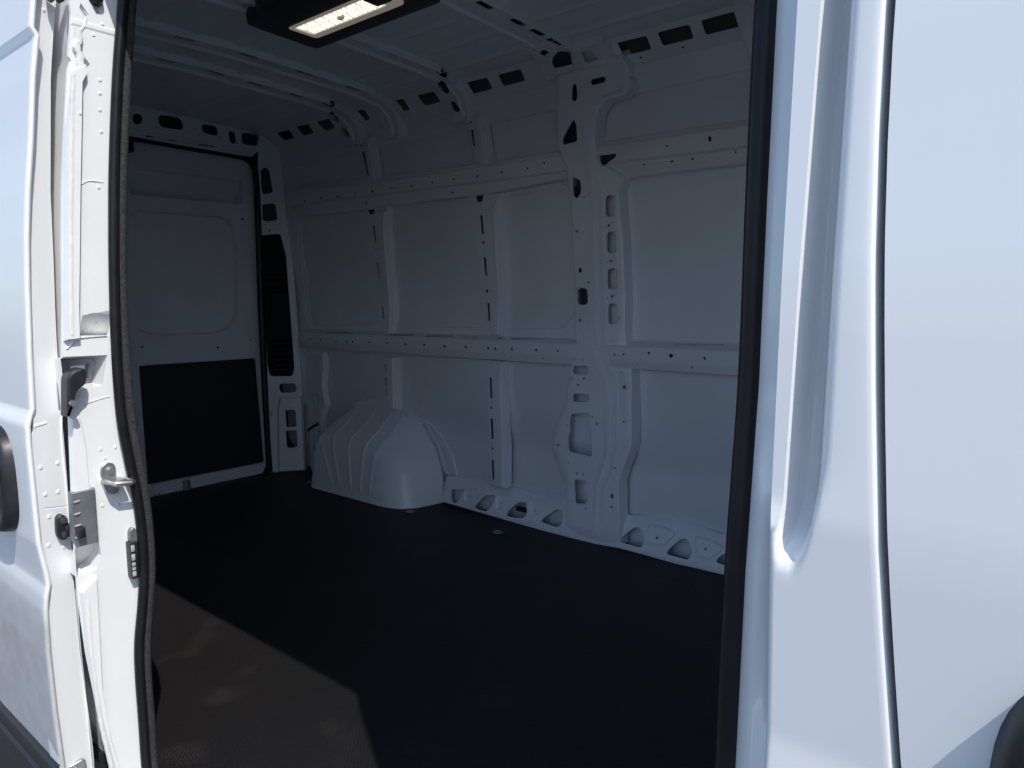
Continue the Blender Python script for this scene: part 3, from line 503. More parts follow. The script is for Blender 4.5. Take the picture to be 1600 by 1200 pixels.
lip = [(0.9498,1.8815),(1.1323,1.8821),(1.4714,1.8788),(1.6918,1.8818),(1.6911,1.8675),(1.4704,1.8617),(1.1313,1.8662),(0.9488,1.8662)]
sheet(m, M['header'], hp, holes=hh + pins([(1.1698,1.9201,0.0039,0.0038),(1.3222,1.9208,0.0035,0.0033),(1.3986,1.9206,0.0036,0.0034),(1.5143,1.923,0.0045,0.0041),(1.6152,1.9084,0.0047,0.0042)]) + [[(1.1123,1.8662),(1.1472,1.8673),(1.1469,1.8625),(1.112,1.8611)], [(1.2248,1.8657),(1.2614,1.8668),(1.2544,1.8624),(1.2279,1.8617)], [(1.3849,1.8685),(1.4745,1.8708),(1.4706,1.8652),(1.3845,1.8618)]], emb=[(lip, .006, .012)], d=.02, skirt=-.05, flare=.004, liner=-.03)
put(m, 'rear_header', INNER, 'header above the rear doors with round and oval holes')

m = MB()
cp = [(0.0512,1.7948),(0.0597,1.9021),(0.0843,1.9811),(0.1614,1.9844),(0.1744,1.8778),(0.1905,1.5892),(0.2141,1.2953),(0.2356,0.8436),(0.2417,0.5356),(0.2431,0.0034),(0.0343,0.0038),(0.049,0.4954),(0.0468,0.8466),(0.0456,1.3675)]
ch_ = [rnd([(0.0646,1.781),(0.0865,1.7996),(0.1105,1.786),(0.1294,1.6568),(0.0759,1.6446),(0.066,1.6588)], .02), rnd([(0.0664,1.5901),(0.1374,1.5953),(0.1475,1.5008),(0.0973,1.4926),(0.0621,1.4956)], .015), rnd([(0.0441,1.4114),(0.1584,1.424),(0.1852,1.2951),(0.205,0.6333),(0.1919,0.5835),(0.064,0.5873),(0.0526,0.6565),(0.0447,1.3492)], .02), rnd([(0.1132,0.5435),(0.2123,0.5404),(0.2138,0.486),(0.1143,0.4855)], .04, 5), rnd([(0.143,0.3835),(0.2023,0.385),(0.2054,0.2791),(0.146,0.2778)], .012), rnd([(0.1414,0.2584),(0.2046,0.2594),(0.204,0.1528),(0.1444,0.1519)], .012)]
cr = [(0.124,0.4542),(0.2346,0.4502),(0.2359,0.0119),(0.0939,0.0122),(0.1063,0.3849)]
sheet(m, M['corner'], cp, holes=ch_ + pins([(0.0986,1.4415,0.0057,0.0059),(0.1658,0.3982,0.0059,0.0039),(0.0471,1.4772,0.0035,0.0036),(0.1572,1.479,0.0036,0.0037),(0.0617,0.3711,0.0044,0.0047),(0.0574,0.3558,0.0044,0.0047)]), emb=[(cr, .012, .018)], d=0, skirt=-.05, flare=.006, hole_depth=.006, liner=-.04, extra=(.72,), lined=lambda x, t: t > .72)
cpost = put(m, 'corner_post', INNER, 'rear corner post with a tall black vent and smaller holes')
m = MB()
vp = [(0.038,1.4333),(0.166,1.4351),(0.1924,1.2951),(0.2156,0.6215),(0.2023,0.5678),(0.0561,0.5722),(0.0418,0.6568),(0.0376,1.3491)]
sheet(m, M['corner'], vp, d=-.016, skirt=-.03, hole_depth=0)
put(m, 'vent_backing', VENTB, parent=cpost)
for vv in (437, 448, 456, 538, 547, 556, 565, 574, 583):
    z = 1.16 - (vv-437)*.00353; s0 = .050 + (1.16-z)*.085; m = MB()
    v8 = [M['corner'](s, zz, dd) for s, zz, dd in ((s0, z, -.016), (s0+.12, z, -.016), (s0+.12, z-.008, -.006), (s0, z-.008, -.006), (s0, z-.014, -.016), (s0+.12, z-.014, -.016))]
    m.add(v8, [(0, 1, 2, 3), (3, 2, 5, 4), (0, 3, 4), (1, 5, 2)]); put(m, 'vent_louvre', VENTB, parent=cpost)

m = MB()
dp = [(0.9057,1.8617),(1.0542,1.8591),(1.6427,1.8549),(1.7046,1.8319),(1.7335,1.7712),(1.7297,1.5532),(1.7202,0.9971),(1.7208,0.5397),(1.724,0.0378),(1.696,-0.0044),(1.0417,-0.0146),(0.7732,-0.0199)]
slot = rnd([(1.0359,1.6339),(1.0547,1.6836),(1.1,1.7053),(1.6425,1.7133),(1.6609,1.6905),(1.6555,1.5933),(1.6276,1.587),(1.0414,1.5776)], .03)
slot_top = max(p[1] for p in slot)
win = rnd([(1.0137,1.4417),(1.0668,1.4909),(1.5262,1.4999),(1.5893,1.4623),(1.6031,1.3627),(1.5884,0.9621),(1.5493,0.897),(1.4699,0.8598),(1.1159,0.8673),(1.0273,0.9008),(0.9966,1.0066)], .06, 4)
pan = rnd([(1.03,0.701),(1.6914,0.6955),(1.7167,0.063),(1.0338,0.0678)], .012)
sheet(m, M['rear_door'], dp, holes=pins([(1.0494,0.8001,0.0064,0.0067),(1.4611,0.7733,0.0076,0.0072),(1.6645,0.8069,0.0057,0.0053),(1.6503,1.4993,0.0088,0.008),(1.063,0.0053,0.0053,0.0056),(1.0868,0.0071,0.0054,0.0056)]), emb=[(slot, .004, lambda y, z: max(-.098, -.012 - .85*max(0, slot_top - z))), (win, .009, -.030), (pan, .004, -.012)], d=.01, skirt=-.10, flare=.008)
rdoor = put(m, 'rear_door', INNER, 'closed rear door seen from inside with a sunk window blank')
m = MB(); sheet(m, M['rear_door'], offset(pan, -.002), d=.004, skirt=-.006, flare=.003, emb=[(offset(pan, -.02), .004, -.001)]); put(m, 'lower_trim_panel', TRIMB, parent=rdoor)
m = MB(); c = [(1.2312,0.0261),(1.2323,0.0441),(1.2298,0.0046)]
m.box((-3.612, c[0][0]-.018, c[2][1]-.03), (-3.585, c[0][0]+.018, c[1][1]+.01), .006); m.cyl((-3.584, c[0][0], c[1][1]-.006), (1, 0, 0), .008, .006, 10); m.cyl((-3.584, c[0][0], c[2][1]-.006), (1, 0, 0), .008, .006, 10)
put(m, 'door_catch', GALV, parent=rdoor)
m = MB()
pth = [(-3.578, *p) for p in [(0.905,1.8525),(1.0629,1.8512),(1.3476,1.8482),(1.5653,1.847),(1.6616,1.8435),(1.708,1.8216),(1.7298,1.7779),(1.7357,1.6629),(1.7321,1.3699),(1.7285,0.997),(1.725,0.5393),(1.7255,0.2274),(1.7311,0.0086)]]
m.tube(pth, .021, 8, sq=.8); put(m, 'rear_door_seal', RUBBER)
m = MB(); c = [(1.0318,1.8158)][0]; m.box((-3.60, c[0]-.03, c[1]-.04), (-3.55, c[0]+.02, c[1]+.03), .006); put(m, 'door_stop_block', PLASTIC)
m = MB(); m.box((-3.82, -.06, -.14), (-3.725, 2.03, 2.09)); put(m, 'rear_closure', ECOAT)

# ---- wheel arch
def itp0(T, z):
    for (a, A), (b, B_) in zip(T, T[1:]):
        if z <= b: return A + (B_-A)*(z-a)/(b-a)
    return T[-1][1]
def smooth(a, b, x):
    t = max(0, min(1, (x-a)/(b-a))); return t*t*(3-2*t)
def lerp(tab, u):
    for (a, A), (b, B) in zip(tab, tab[1:]):
        if u <= b:
            f = (u-a)/(b-a); return tuple(p+(q-p)*f for p, q in zip(A, B))
    return tab[-1][1]
def cr_curve(P, n):
    out = []
    for k in range(n+1):
        u = k/n*(len(P)-1); i = min(int(u), len(P)-2); f = u-i
        p0, p1, p2, p3 = (Vector(P[max(0, i-1)]), Vector(P[i]), Vector(P[i+1]), Vector(P[min(len(P)-1, i+2)]))
        out.append(.5*((2*p1) + (p2-p0)*f + (2*p0-5*p1+4*p2-p3)*f*f + (3*p1-p0-3*p2+p3)*f**3))
    return out
XF = [(0, -2.305), (.15, -2.322), (.25, -2.358), (.34, -2.42), (.41, -2.49), (.445, -2.56), (.465, -2.66), (.474, -2.76)]      # front end at the wall, by height
XR = [(0, -3.13), (.20, -3.13), (.29, -3.10), (.385, -3.06), (.44, -2.99), (.465, -2.90), (.474, -2.82)]      # rear end at the wall
YI = [(0, 1.686), (.03, 1.690), (.20, 1.705), (.26, 1.713), (.295, 1.726), (.318, 1.748), (.338, 1.778), (.375, 1.83), (.42, 1.885), (.455, 1.925), (.474, 1.944)]
IN = [(0, .055), (.10, .088), (.18, .105), (.275, .155), (.32, .20), (.37, .16), (.474, .05)]     # how far the end walls lean in
zs_ = [.0, .01, .03] + [.03 + .24*k/14 for k in range(1, 15)] + [.27 + .204*k/26 for k in range(1, 27)]
fan = [(-2.885, -3.05), (-2.825, -2.935), (-2.745, -2.79), (-2.675, -2.66), (-2.605, -2.575)]        # rib foot x, rib head x
m = MB(); rows = []
NC = 280
for z in zs_:
    xf, xr, yi, ins = itp0(XF, z), itp0(XR, z), itp0(YI, z), itp0(IN, z)
    dpt = 1.945 - yi; w = xf - xr; ins = min(ins, w*.3)
    pl = [(xr, 1.945), (xr+ins*.15, yi), (xf-ins, yi), (xf, 1.945)]
    rr = min(.12, dpt*.8)
    def arc(a, b, c, r, n):
        a, b, c = Vector(a), Vector(b), Vector(c); u = (a-b).normalized(); v = (c-b).normalized(); p0 = b+u*min(r, (a-b).length*.9); p1 = b+v*min(r*1.5, (c-b).length*.4)
        return [p0*(1-t)**2 + b*2*t*(1-t) + p1*t*t for t in [k/n for k in range(n+1)]]
    P = [Vector(pl[0])] + arc(pl[0], pl[1], pl[2], min(rr, .035), 12) + list(reversed(arc(pl[3], pl[2], pl[1], rr, 12))) + [Vector(pl[3])]
    L = [0.]
    for p, q in zip(P, P[1:]): L.append(L[-1] + (q-p).length)
    row = []
    k = 0
    for j in range(NC+1):
        t = L[-1]*j/NC
        while k < len(L)-2 and t > L[k+1]: k += 1
        p = P[k].lerp(P[k+1], (t-L[k])/max(1e-9, L[k+1]-L[k])); amp = 0.
        g = min(1, z/.30)
        for xb, xt in fan: amp = max(amp, math.exp(-((p.x - (xb + (xt-xb)*g))/.0075)**2))
        amp *= smooth(.035, .075, z)*(1-smooth(.42, .45, z))
        amp2 = smooth(.03, .045, z)*(1-smooth(.085, .10, z))*smooth(-2.62, -2.58, p.x)     # foot bead round the front corner
        up = smooth(.27, .34, z); h = .0065*amp + .005*amp2
        row.append((p.x, p.y - h*(1-up), z + h*up*.8))
    rows.append(row)
m.grid(rows)
m.add([(itp0(XR, .474), 1.95, .474), (itp0(XF, .474), 1.95, .474), (itp0(XF, .474), 1.94, .474), (itp0(XR, .474), 1.94, .474)], [(0, 1, 2, 3)])
put(m, 'wheel_arch', INNER, 'white pressed wheel arch with fanned ribs on the floor', angle=70)
m = MB(); fl = []
edge = [(itp0(XR, z), z) for z in [.02*k for k in range(4, 24)]] + [(-2.88+.02*k, .472) for k in range(1, 7)] + [(itp0(XF, z), z) for z in [.47-.012*k for k in range(0, 38)]]
for i in range(1, len(edge)-1):
    (x0, z0), (x, z), (x1, z1) = edge[i-1], edge[i], edge[i+1]; L_ = math.hypot(x1-x0, z1-z0); nx, nz = -(z1-z0)/L_, (x1-x0)/L_
    wv = .014 + .007*(math.sin(i*.8) > .1); y = M['skin'].y(z) - .012
    fl.append([(x-nx*.01, y, z-nz*.01), (x+nx*wv, y, z+nz*wv), (x+nx*(wv+.003), y+.008, z+nz*(wv+.003))])
m.grid(fl); put(m, 'wheel_arch_flange', INNER)
m = MB(); path = [(x + .055 + .02*math.sin(math.pi*k/24), M['skin'].y(z)-.010, z-.005) for k, (x, z) in enumerate([(itp0(XF, z)+.02, z) for z in [.42-.015*k for k in range(24)]])]
m.tube(path, .007, 6); put(m, 'arch_weld_bead', INNER)
m = MB(); p0 = Vector((-3.22, 1.86, .30)); m.tube([(-3.27, 1.80, .285), (-3.22, 1.80, .315), (-3.17, 1.80, .335)], .008, 6); put(m, 'cable_clip', PLASTIC)

# ---- tie-down rings let into the floor
for i, (x, y) in enumerate(((-2.325, 1.72), (-1.785, 1.75), (-3.20, 1.745))):
    m = MB()
    prof = [(.041, .001), (.040, .004), (.034, .005), (.031, -.002), (.029, -.014), (.0, -.015)]
    n = 20; rr = [[(x + r*math.cos(2*math.pi*k/n), y + r*math.sin(2*math.pi*k/n), z) for k in range(n+1)] for r, z in prof]
    m.grid(rr); cup = put(m, 'tie_down_cup', PLASTIC, angle=60)
    m = MB(); m.cyl((x, y, -.013), (0, 0, 1), .017, .010, 16, .014); m.tube([(x + .022*math.cos(a*.4), y + .022*math.sin(a*.4), -.002) for a in range(16)], .0035, 6, closed=True)
    q = put(m, 'tie_down_ring', STEEL, parent=cup); 

# ---- dome light
m = MB(); hl = [(-2.035, .785), (-1.93, .765), (-1.90, .75), (-1.42, .75), (-1.405, .77), (-1.405, 1.055), (-1.43, 1.07), (-2.045, 1.07), (-2.055, 1.05)]
ln = [(-1.958, .885), (-1.51, .885), (-1.492, .90), (-1.492, .988), (-1.51, 1.004), (-1.958, 1.004)]
sheet(m, M['lamp'], rnd(hl, .02), holes=[rnd(ln, .015)], d=.03, skirt=-.03, flare=.014, hole_depth=.012)
lamp = put(m, 'dome_light', PLASTIC, 'lit dome light in a black housing on the roof')
m = MB(); fr = rnd(ln, .015); sheet(m, M['lamp'], offset(fr, -.001), holes=[rnd([(-1.938, .898), (-1.555, .898), (-1.555, .976), (-1.938, .976)], .008)], d=.033, skirt=.018, flare=.001, hole_depth=.008); put(m, 'lamp_frame', LAMPW, parent=lamp)
m = MB(); n = 52; rows = []
for i in range(n+1):
    x = -1.942 + .40*i/n; rows.append([(x, .890 + .095*j/24, 1.978-.026 - .003*(i % 2) - .003*math.sin(math.pi*(j % 12)/12)) for j in range(25)])
m.grid(rows); lens = put(m, 'lamp_lens', LENS, 'glowing ribbed warm white lens', parent=lamp, angle=20)
for r_, (y0, y1) in enumerate(((.904, .931), (.942, .970))):
    for k in range(15):
        x = -1.926 + .0238*k + .006*r_; m = MB(); m.add([(x, y0, 1.948), (x+.013, y0, 1.948), (x+.013, y1, 1.948), (x, y1, 1.948), (x+.004, y0+.004, 1.943), (x+.010, y0+.004, 1.943), (x+.010, y1-.003, 1.943), (x+.004, y1-.003, 1.943)], [(0, 1, 5, 4), (1, 2, 6, 5), (2, 3, 7, 6), (3, 0, 4, 7), (4, 5, 6, 7)])
        put(m, 'lens_rib', BULB, parent=lamp)
m = MB(); m.tube([(-1.735 + .008*k, .936, 1.943) for k in range(-2, 3)], lambda i: (.004, .008, .010, .008, .004)[i], 12); put(m, 'bulb', LAMPW, parent=lamp)
m = MB(); m.box((-1.575, .893, 1.938), (-1.505, .955, 1.96), .006); put(m, 'lamp_switch', PLASTIC, parent=lamp)

# ---- bulkhead and plain outer body
m = MB(); m.box((.055, .03, -.02), (.07, 1.98, 2.05)); put(m, 'bulkhead', INNER)
B = M['body']
def bz(P): return [(x, B.tz(z)) for x, z in P]
m = MB(); sheet(m, B, bz([(-3.80, -.12), (-1.37, -.12), (-1.37, 2.05), (-3.80, 2.05)]), holes=[], d=-.075, emb=[(bz([(-3.2, 1.49), (-1.36, 1.49), (-1.36, 1.525), (-3.2, 1.525)]), .004, -.02), (bz([(-3.4, 1.36), (-1.40, 1.36), (-1.40, 1.385), (-3.4, 1.385)]), .004, .012)], skirt=-.088, flare=.001)
put(m, 'quarter_panel', PAINT, 'white rear side of the van behind the open sliding door')
m = MB(); sheet(m, B, bz([(-1.312, 1.705), (.115, 1.705), (.115, 2.05), (-1.312, 2.05)]), skirt=-.05, flare=.001); put(m, 'door_header', PAINT)
m = MB(); sheet(m, B, bz([(-1.312, -.15), (.16, -.15), (.16, -.012), (-1.312, -.012)]), skirt=-.06, flare=.001)
put(m, 'door_sill', PAINT)
m = MB(); m.grid([[(x, .13 + 1.61*i/12, 2.045 + .05*math.sin(math.pi*i/12)) for i in range(13)] for x in (-3.80, -1.5, .115)]); 
m.grid([[(x, y, z) for y, z in ((1.72, 2.062), (1.82, 2.04), (1.90, 1.97), (1.94, 1.85), (1.99, 1.5), (2.02, 1.06), (2.03, .4), (2.0, -.12))] for x in (-3.80, .115)])
put(m, 'outer_shell', PAINT)
m = MB(); m.box((-3.66, .0, -.16), (.1, 1.97, -.045)); put(m, 'underbody', PLASTIC)

# ---- rear door pillar (the jamb the sliding door closes on)
def hslope(t_top, k): return lambda s, t: -k*max(0, t_top-t)
jo = [(-0.0395,-0.0781),(-0.0531,0.0757),(-0.0704,0.1978),(-0.084,0.3412),(-0.0902,0.4637),(-0.0893,0.5551),(-0.0864,0.6575),(-0.0802,0.8204),(-0.0841,0.9318),(-0.0759,1.0284),(-0.07,1.1241),(-0.0613,1.2425),(-0.0512,1.3368),(-0.0373,1.4543),(-0.0352,1.4685),(-0.0287,1.4849),(-0.0325,1.4919),(-0.0252,1.5482),(-0.0222,1.5738),(-0.0234,1.587),(-0.0218,1.5942),(-0.0073,1.6772),(0.0878,1.7101),(0.0723,1.6227),(0.0371,1.3147),(0.0175,1.0651),(0.0164,0.873),(0.0279,0.7126),(0.0383,0.6016),(0.0369,0.4628),(0.0201,0.3271),(0.0185,0.1836),(0.0169,0.0369),(0.0152,-0.1129)]
strip = [(-0.0279,1.4656),(-0.0073,1.4797),(-0.0072,1.4658),(-0.0162,1.4476),(-0.034,1.2455),(-0.0519,1.028),(-0.055,0.9693),(-0.076,0.9678),(-0.057,1.243),(-0.0461,1.3493)]
strip2 = [(-0.0773,0.8138),(-0.0671,0.8162),(-0.0636,0.8031),(-0.0591,0.7542),(-0.0586,0.6809),(-0.0568,0.6741),(-0.0822,0.6693)]
strip3 = [(-0.0853,0.4687),(-0.0581,0.4903),(-0.0603,0.3928),(-0.0638,0.2572),(-0.0567,0.1488),(-0.0434,0.0703),(-0.0233,-0.0884),(-0.0346,-0.0812),(-0.0495,0.0737),(-0.0669,0.1961),(-0.0806,0.3398)]
rec = [(-0.0853,0.9306),(-0.0085,0.9291),(-0.0204,0.8766),(-0.0563,0.8726),(-0.0799,0.8241),(-0.0846,0.821)]
shade = [(-0.0419,1.0107),(-0.0187,1.0164),(0.0122,1.0221),(0.0111,0.9713),(-0.0513,0.9741)]
shade2 = [(-0.0868,0.5583),(-0.0486,0.5593),(-0.0457,0.5319),(-0.0557,0.5082),(-0.0865,0.4994)]
st2 = shade2[1][1]
notch = [(-0.0041,1.4943),(0.002,1.4865),(-0.0009,1.4765),(-0.0052,1.4778)]
notch2 = [(-0.0038,1.5906),(0.0063,1.5776),(0.0016,1.5739),(-0.0052,1.5856)]; notch3 = [(0.0188,1.5973),(0.0268,1.5997),(0.0282,1.5874),(0.0224,1.5845)]
seamr = [(-0.046,1.3203),(-0.034,1.3221),(-0.0504,1.1249),(-0.062,0.9794),(-0.073,0.9799),(-0.0581,1.1841)]
ledge = [(-0.0221,1.5603),(0.0598,1.5599),(0.057,1.5533),(-0.0226,1.5534)]
st = shade[1][1]
dim = [(0.0194,1.4613,0.0039,0.0041),(0.0176,1.4362,0.0037,0.0038),(0.0154,1.4049,0.0037,0.0039),(0.0149,1.3643,0.0037,0.0039),(0.0029,1.258,0.0037,0.0039),(-0.0248,1.389,0.0033,0.0035),(-0.0133,0.995,0.0035,0.0038),(-0.0291,0.9831,0.0034,0.0037),(-0.0156,0.9788,0.0035,0.0038),(-0.0295,0.7466,0.004,0.0044),(-0.002,0.7458,0.0036,0.0039),(-0.0226,0.7271,0.0028,0.0031),(-0.034,0.6323,0.004,0.0044),(-0.0052,0.6282,0.0041,0.0045),(0.0313,1.5662,0.0035,0.0036),(0.0138,1.5417,0.003,0.0031)]
m = MB()
sheet(m, M['jamb'], jo, emb=[(strip, .004, .012), (strip2, .004, .009), (strip3, .0035, .010), (rec, .004, -.05), (shade, .0015, lambda s, t: -.95*max(0, st-t)), (shade2, .003, lambda s, t: -.012-.9*max(0, st2-t)), (notch, .002, -.012), (notch2, .002, -.012), (notch3, .002, -.012), (ledge, .004, .0015)] + [(ell(*q[:2], q[2]*.6, q[3]*.6, 8), .0016, .0016) for q in dim], d=0, skirt=-.005, flare=.001, extra=[st-.004*k for k in range(1, 9)]+[st2-.006*k for k in range(0, 11)])
pillar = put(m, 'door_pillar', JAMBP, 'bright white door pillar facing the sun beside the black seal', angle=14)
# hand-laid seam sealant
def seam(P, w, x):
    m = MB()
    Q = cr_curve([(x, *p) for p in P], len(P)*7); rows = []
    for i, p in enumerate(Q):
        j = random.uniform(-.0005, .0005); ww = w*random.uniform(.88, 1.1)
        rows.append([(p.x-.004, p.y-ww+j, p.z), (p.x+.0004, p.y-ww*.7+j, p.z), (p.x+.0008+random.uniform(0, .0007), p.y+j, p.z), (p.x+.0004, p.y+ww*.7+j, p.z), (p.x-.004, p.y+ww+j, p.z)])
    m.grid(rows); put(m, 'seam_sealant', SEALANT, parent=pillar)
seam([(-0.0295,1.4584),(-0.0353,1.4089),(-0.0423,1.3267),(-0.0511,1.2201),(-0.0598,1.1006),(-0.0658,1.004),(-0.0668,0.9747)], .0045, -1.288)
seam([(-0.0157,1.5451),(-0.0149,1.526),(-0.0194,1.5088),(-0.0149,1.4962),(-0.0151,1.4778),(-0.0141,1.4619)], .007, -1.292)
seam([(-0.0752,0.9495),(-0.0658,0.9576),(-0.0574,0.9669),(-0.0392,0.9698),(-0.0044,0.9707)], .0022, -1.2985)
seam([(-0.0198,1.5326),(-0.0106,1.5408),(-0.0008,1.5549),(0.0023,1.5672)], .003, -1.299)
seam([(-0.0553,0.8398),(-0.0331,0.8448),(-0.0189,0.8483),(-0.0069,0.8495)], .0016, -1.2995)
seam([(-0.0761,0.4523),(-0.0774,0.352),(-0.0749,0.2692),(-0.0701,0.1837),(-0.0593,0.0934),(-0.0545,0.0189)], .0042, -1.290)
seam([(-0.0355,1.2548),(-0.0146,1.268),(0.0105,1.2686)], .0016, -1.2995)

# latch recess hardware: galvanised pocket and black roller arm
def slab(mb, P, x0, x1, bev=.0015):
    """flat outline in (y, z) given real thickness along x"""
    A = offset(P, -bev); rings = [[(x0, *p) for p in P], [(x1-bev, *p) for p in P], [(x1, *p) for p in A]]; n = len(P)
    o = mb.add([q for r_ in rings for q in r_], [(r_*n+i, r_*n+(i+1) % n, (r_+1)*n+(i+1) % n, (r_+1)*n+i) for r_ in range(2) for i in range(n)] + [tuple(range(2*n, 3*n)), tuple(reversed(range(n)))])
pk = [(-0.0844,0.9281),(-0.0122,0.9268),(-0.0226,0.8793),(-0.0562,0.8751),(-0.0793,0.8328),(-0.0841,0.8272)]
m = MB(); sheet(m, M['jamb'], offset(pk, -.002), holes=pins([(-0.0448,0.9078,0.002,0.0022),(-0.0513,0.8959,0.0018,0.002)]), emb=[([(-0.0536,0.911),(-0.0284,0.9115),(-0.0322,0.8904),(-0.0552,0.8887)], .004, -.012)], d=-.040, skirt=-.049, flare=.001); put(m, 'latch_pocket', GALV, parent=pillar)
m = MB(); slab(m, rnd([(-0.0898,0.898),(-0.0803,0.9095),(-0.0623,0.9142),(-0.0561,0.9075),(-0.059,0.8828),(-0.0719,0.8742),(-0.0782,0.8624),(-0.0819,0.843),(-0.0907,0.8268),(-0.0954,0.8224)], .006), -1.296, -1.262, .004); 
arm = put(m, 'roller_arm', PLASTIC, 'black roller arm in the latch recess of the pillar', parent=pillar)
m = MB(); c = [(-0.0858,0.8497)][0]; m.cyl((-1.262, c[0], c[1]), (1, 0, 0), .006, .008, 12); put(m, 'arm_bolt', STEEL, parent=pillar)
# grey bracket plate
m = MB(); gp = [(-0.092,0.6727),(-0.0487,0.6736),(-0.0494,0.5635),(-0.0877,0.5624),(-0.0941,0.5823)]; slab(m, gp, -1.305, -1.288, .002)
gp_o = put(m, 'bracket_plate', GALV, 'dull grey galvanised plate on the lower pillar', parent=pillar)
for (u, v) in [(-0.0822,0.6539),(-0.0828,0.6297),(-0.0834,0.6066),(-0.0839,0.5834)]:
    m = MB(); m.add([(-1.2875, u-.008, v+.002), (-1.2875, u+.006, v+.003), (-1.2875, u+.002, v-.005), (-1.2875, u-.008, v-.003), (-1.2845, u-.006, v-.001), (-1.2845, u+.002, v)], [(0, 1, 5, 4), (1, 2, 5), (2, 3, 4, 5), (3, 0, 4)]); put(m, 'plate_tooth', GALV, parent=pillar)
# striker
m = MB(); slab(m, rnd([(-0.0348,0.6877),(-0.0332,0.7108),(-0.0231,0.7194),(-0.009,0.7154),(-0.005,0.7028),(-0.0064,0.6819)], .012, 4), -1.30, -1.294); slab(m, rnd([(-0.0338,0.6849),(-0.0064,0.6819),(-0.0029,0.6625),(-0.0072,0.6528),(-0.0253,0.6541),(-0.0314,0.6686)], .008), -1.30, -1.290)
stk = put(m, 'striker', STEEL, 'steel door striker bolted to the pillar', parent=pillar)
m = MB(); a, b = [(-0.0329,0.682),(0.0118,0.6781)]; dz = .012
m.tube([(-1.295, a[0]+.004, a[1]), (-1.262, a[0]+.004, a[1]), (-1.256, a[0]+.010, a[1]-.001), (-1.256, b[0]-.006, b[1]), (-1.262, b[0], b[1]), (-1.295, b[0], b[1])], .0052, 8)
m.box((-1.298, a[0]-.002, a[1]-.002), (-1.262, b[0]-.01, a[1]+.003), .001); put(m, 'striker_bar', STEEL, parent=pillar)
for u, v in [(-0.0171,0.7025),(-0.0173,0.6643)]:
    m = MB(); m.cyl((-1.294, u, v), (1, 0, 0), .0075, .003, 16); m.cyl((-1.2912, u, v), (1, 0, 0), .0058, .005, 6); put(m, 'striker_bolt', STEEL, parent=pillar)
# contact block
m = MB(); a, b = [(0.0042,0.5474),(0.0193,0.4711)]; m.box((-1.305, a[0], b[1]), (-1.278, b[0], a[1]), .002); put(m, 'contact_block', PLASTIC, parent=pillar)
for v0, v1 in ((849, 858), (862, 871), (874, 879), (881, 885), (887, 894)):
    m = MB(); z0 = a[1] - (v0-846)/52*(a[1]-b[1]); z1 = a[1] - (v1-846)/52*(a[1]-b[1]); m.box((-1.279, a[0]+.001, z1), (-1.2755, a[0]+.0075, z0), .0008); put(m, 'contact_pad', CONTACT, parent=pillar)
m = MB(); slab(m, rnd([(0.0079,0.5463),(0.0095,0.5705),(0.0162,0.5769),(0.0257,0.5662),(0.0241,0.5418)], .006), -1.30, -1.288); put(m, 'contact_boot', GALV, parent=pillar)
m = MB(); c = [(0.0218,1.6085)][0]; m.cyl((-1.30, c[0], c[1]), (1, 0, 0), .013, .012, 18, .010); put(m, 'rubber_plug', RUBBER, parent=pillar)

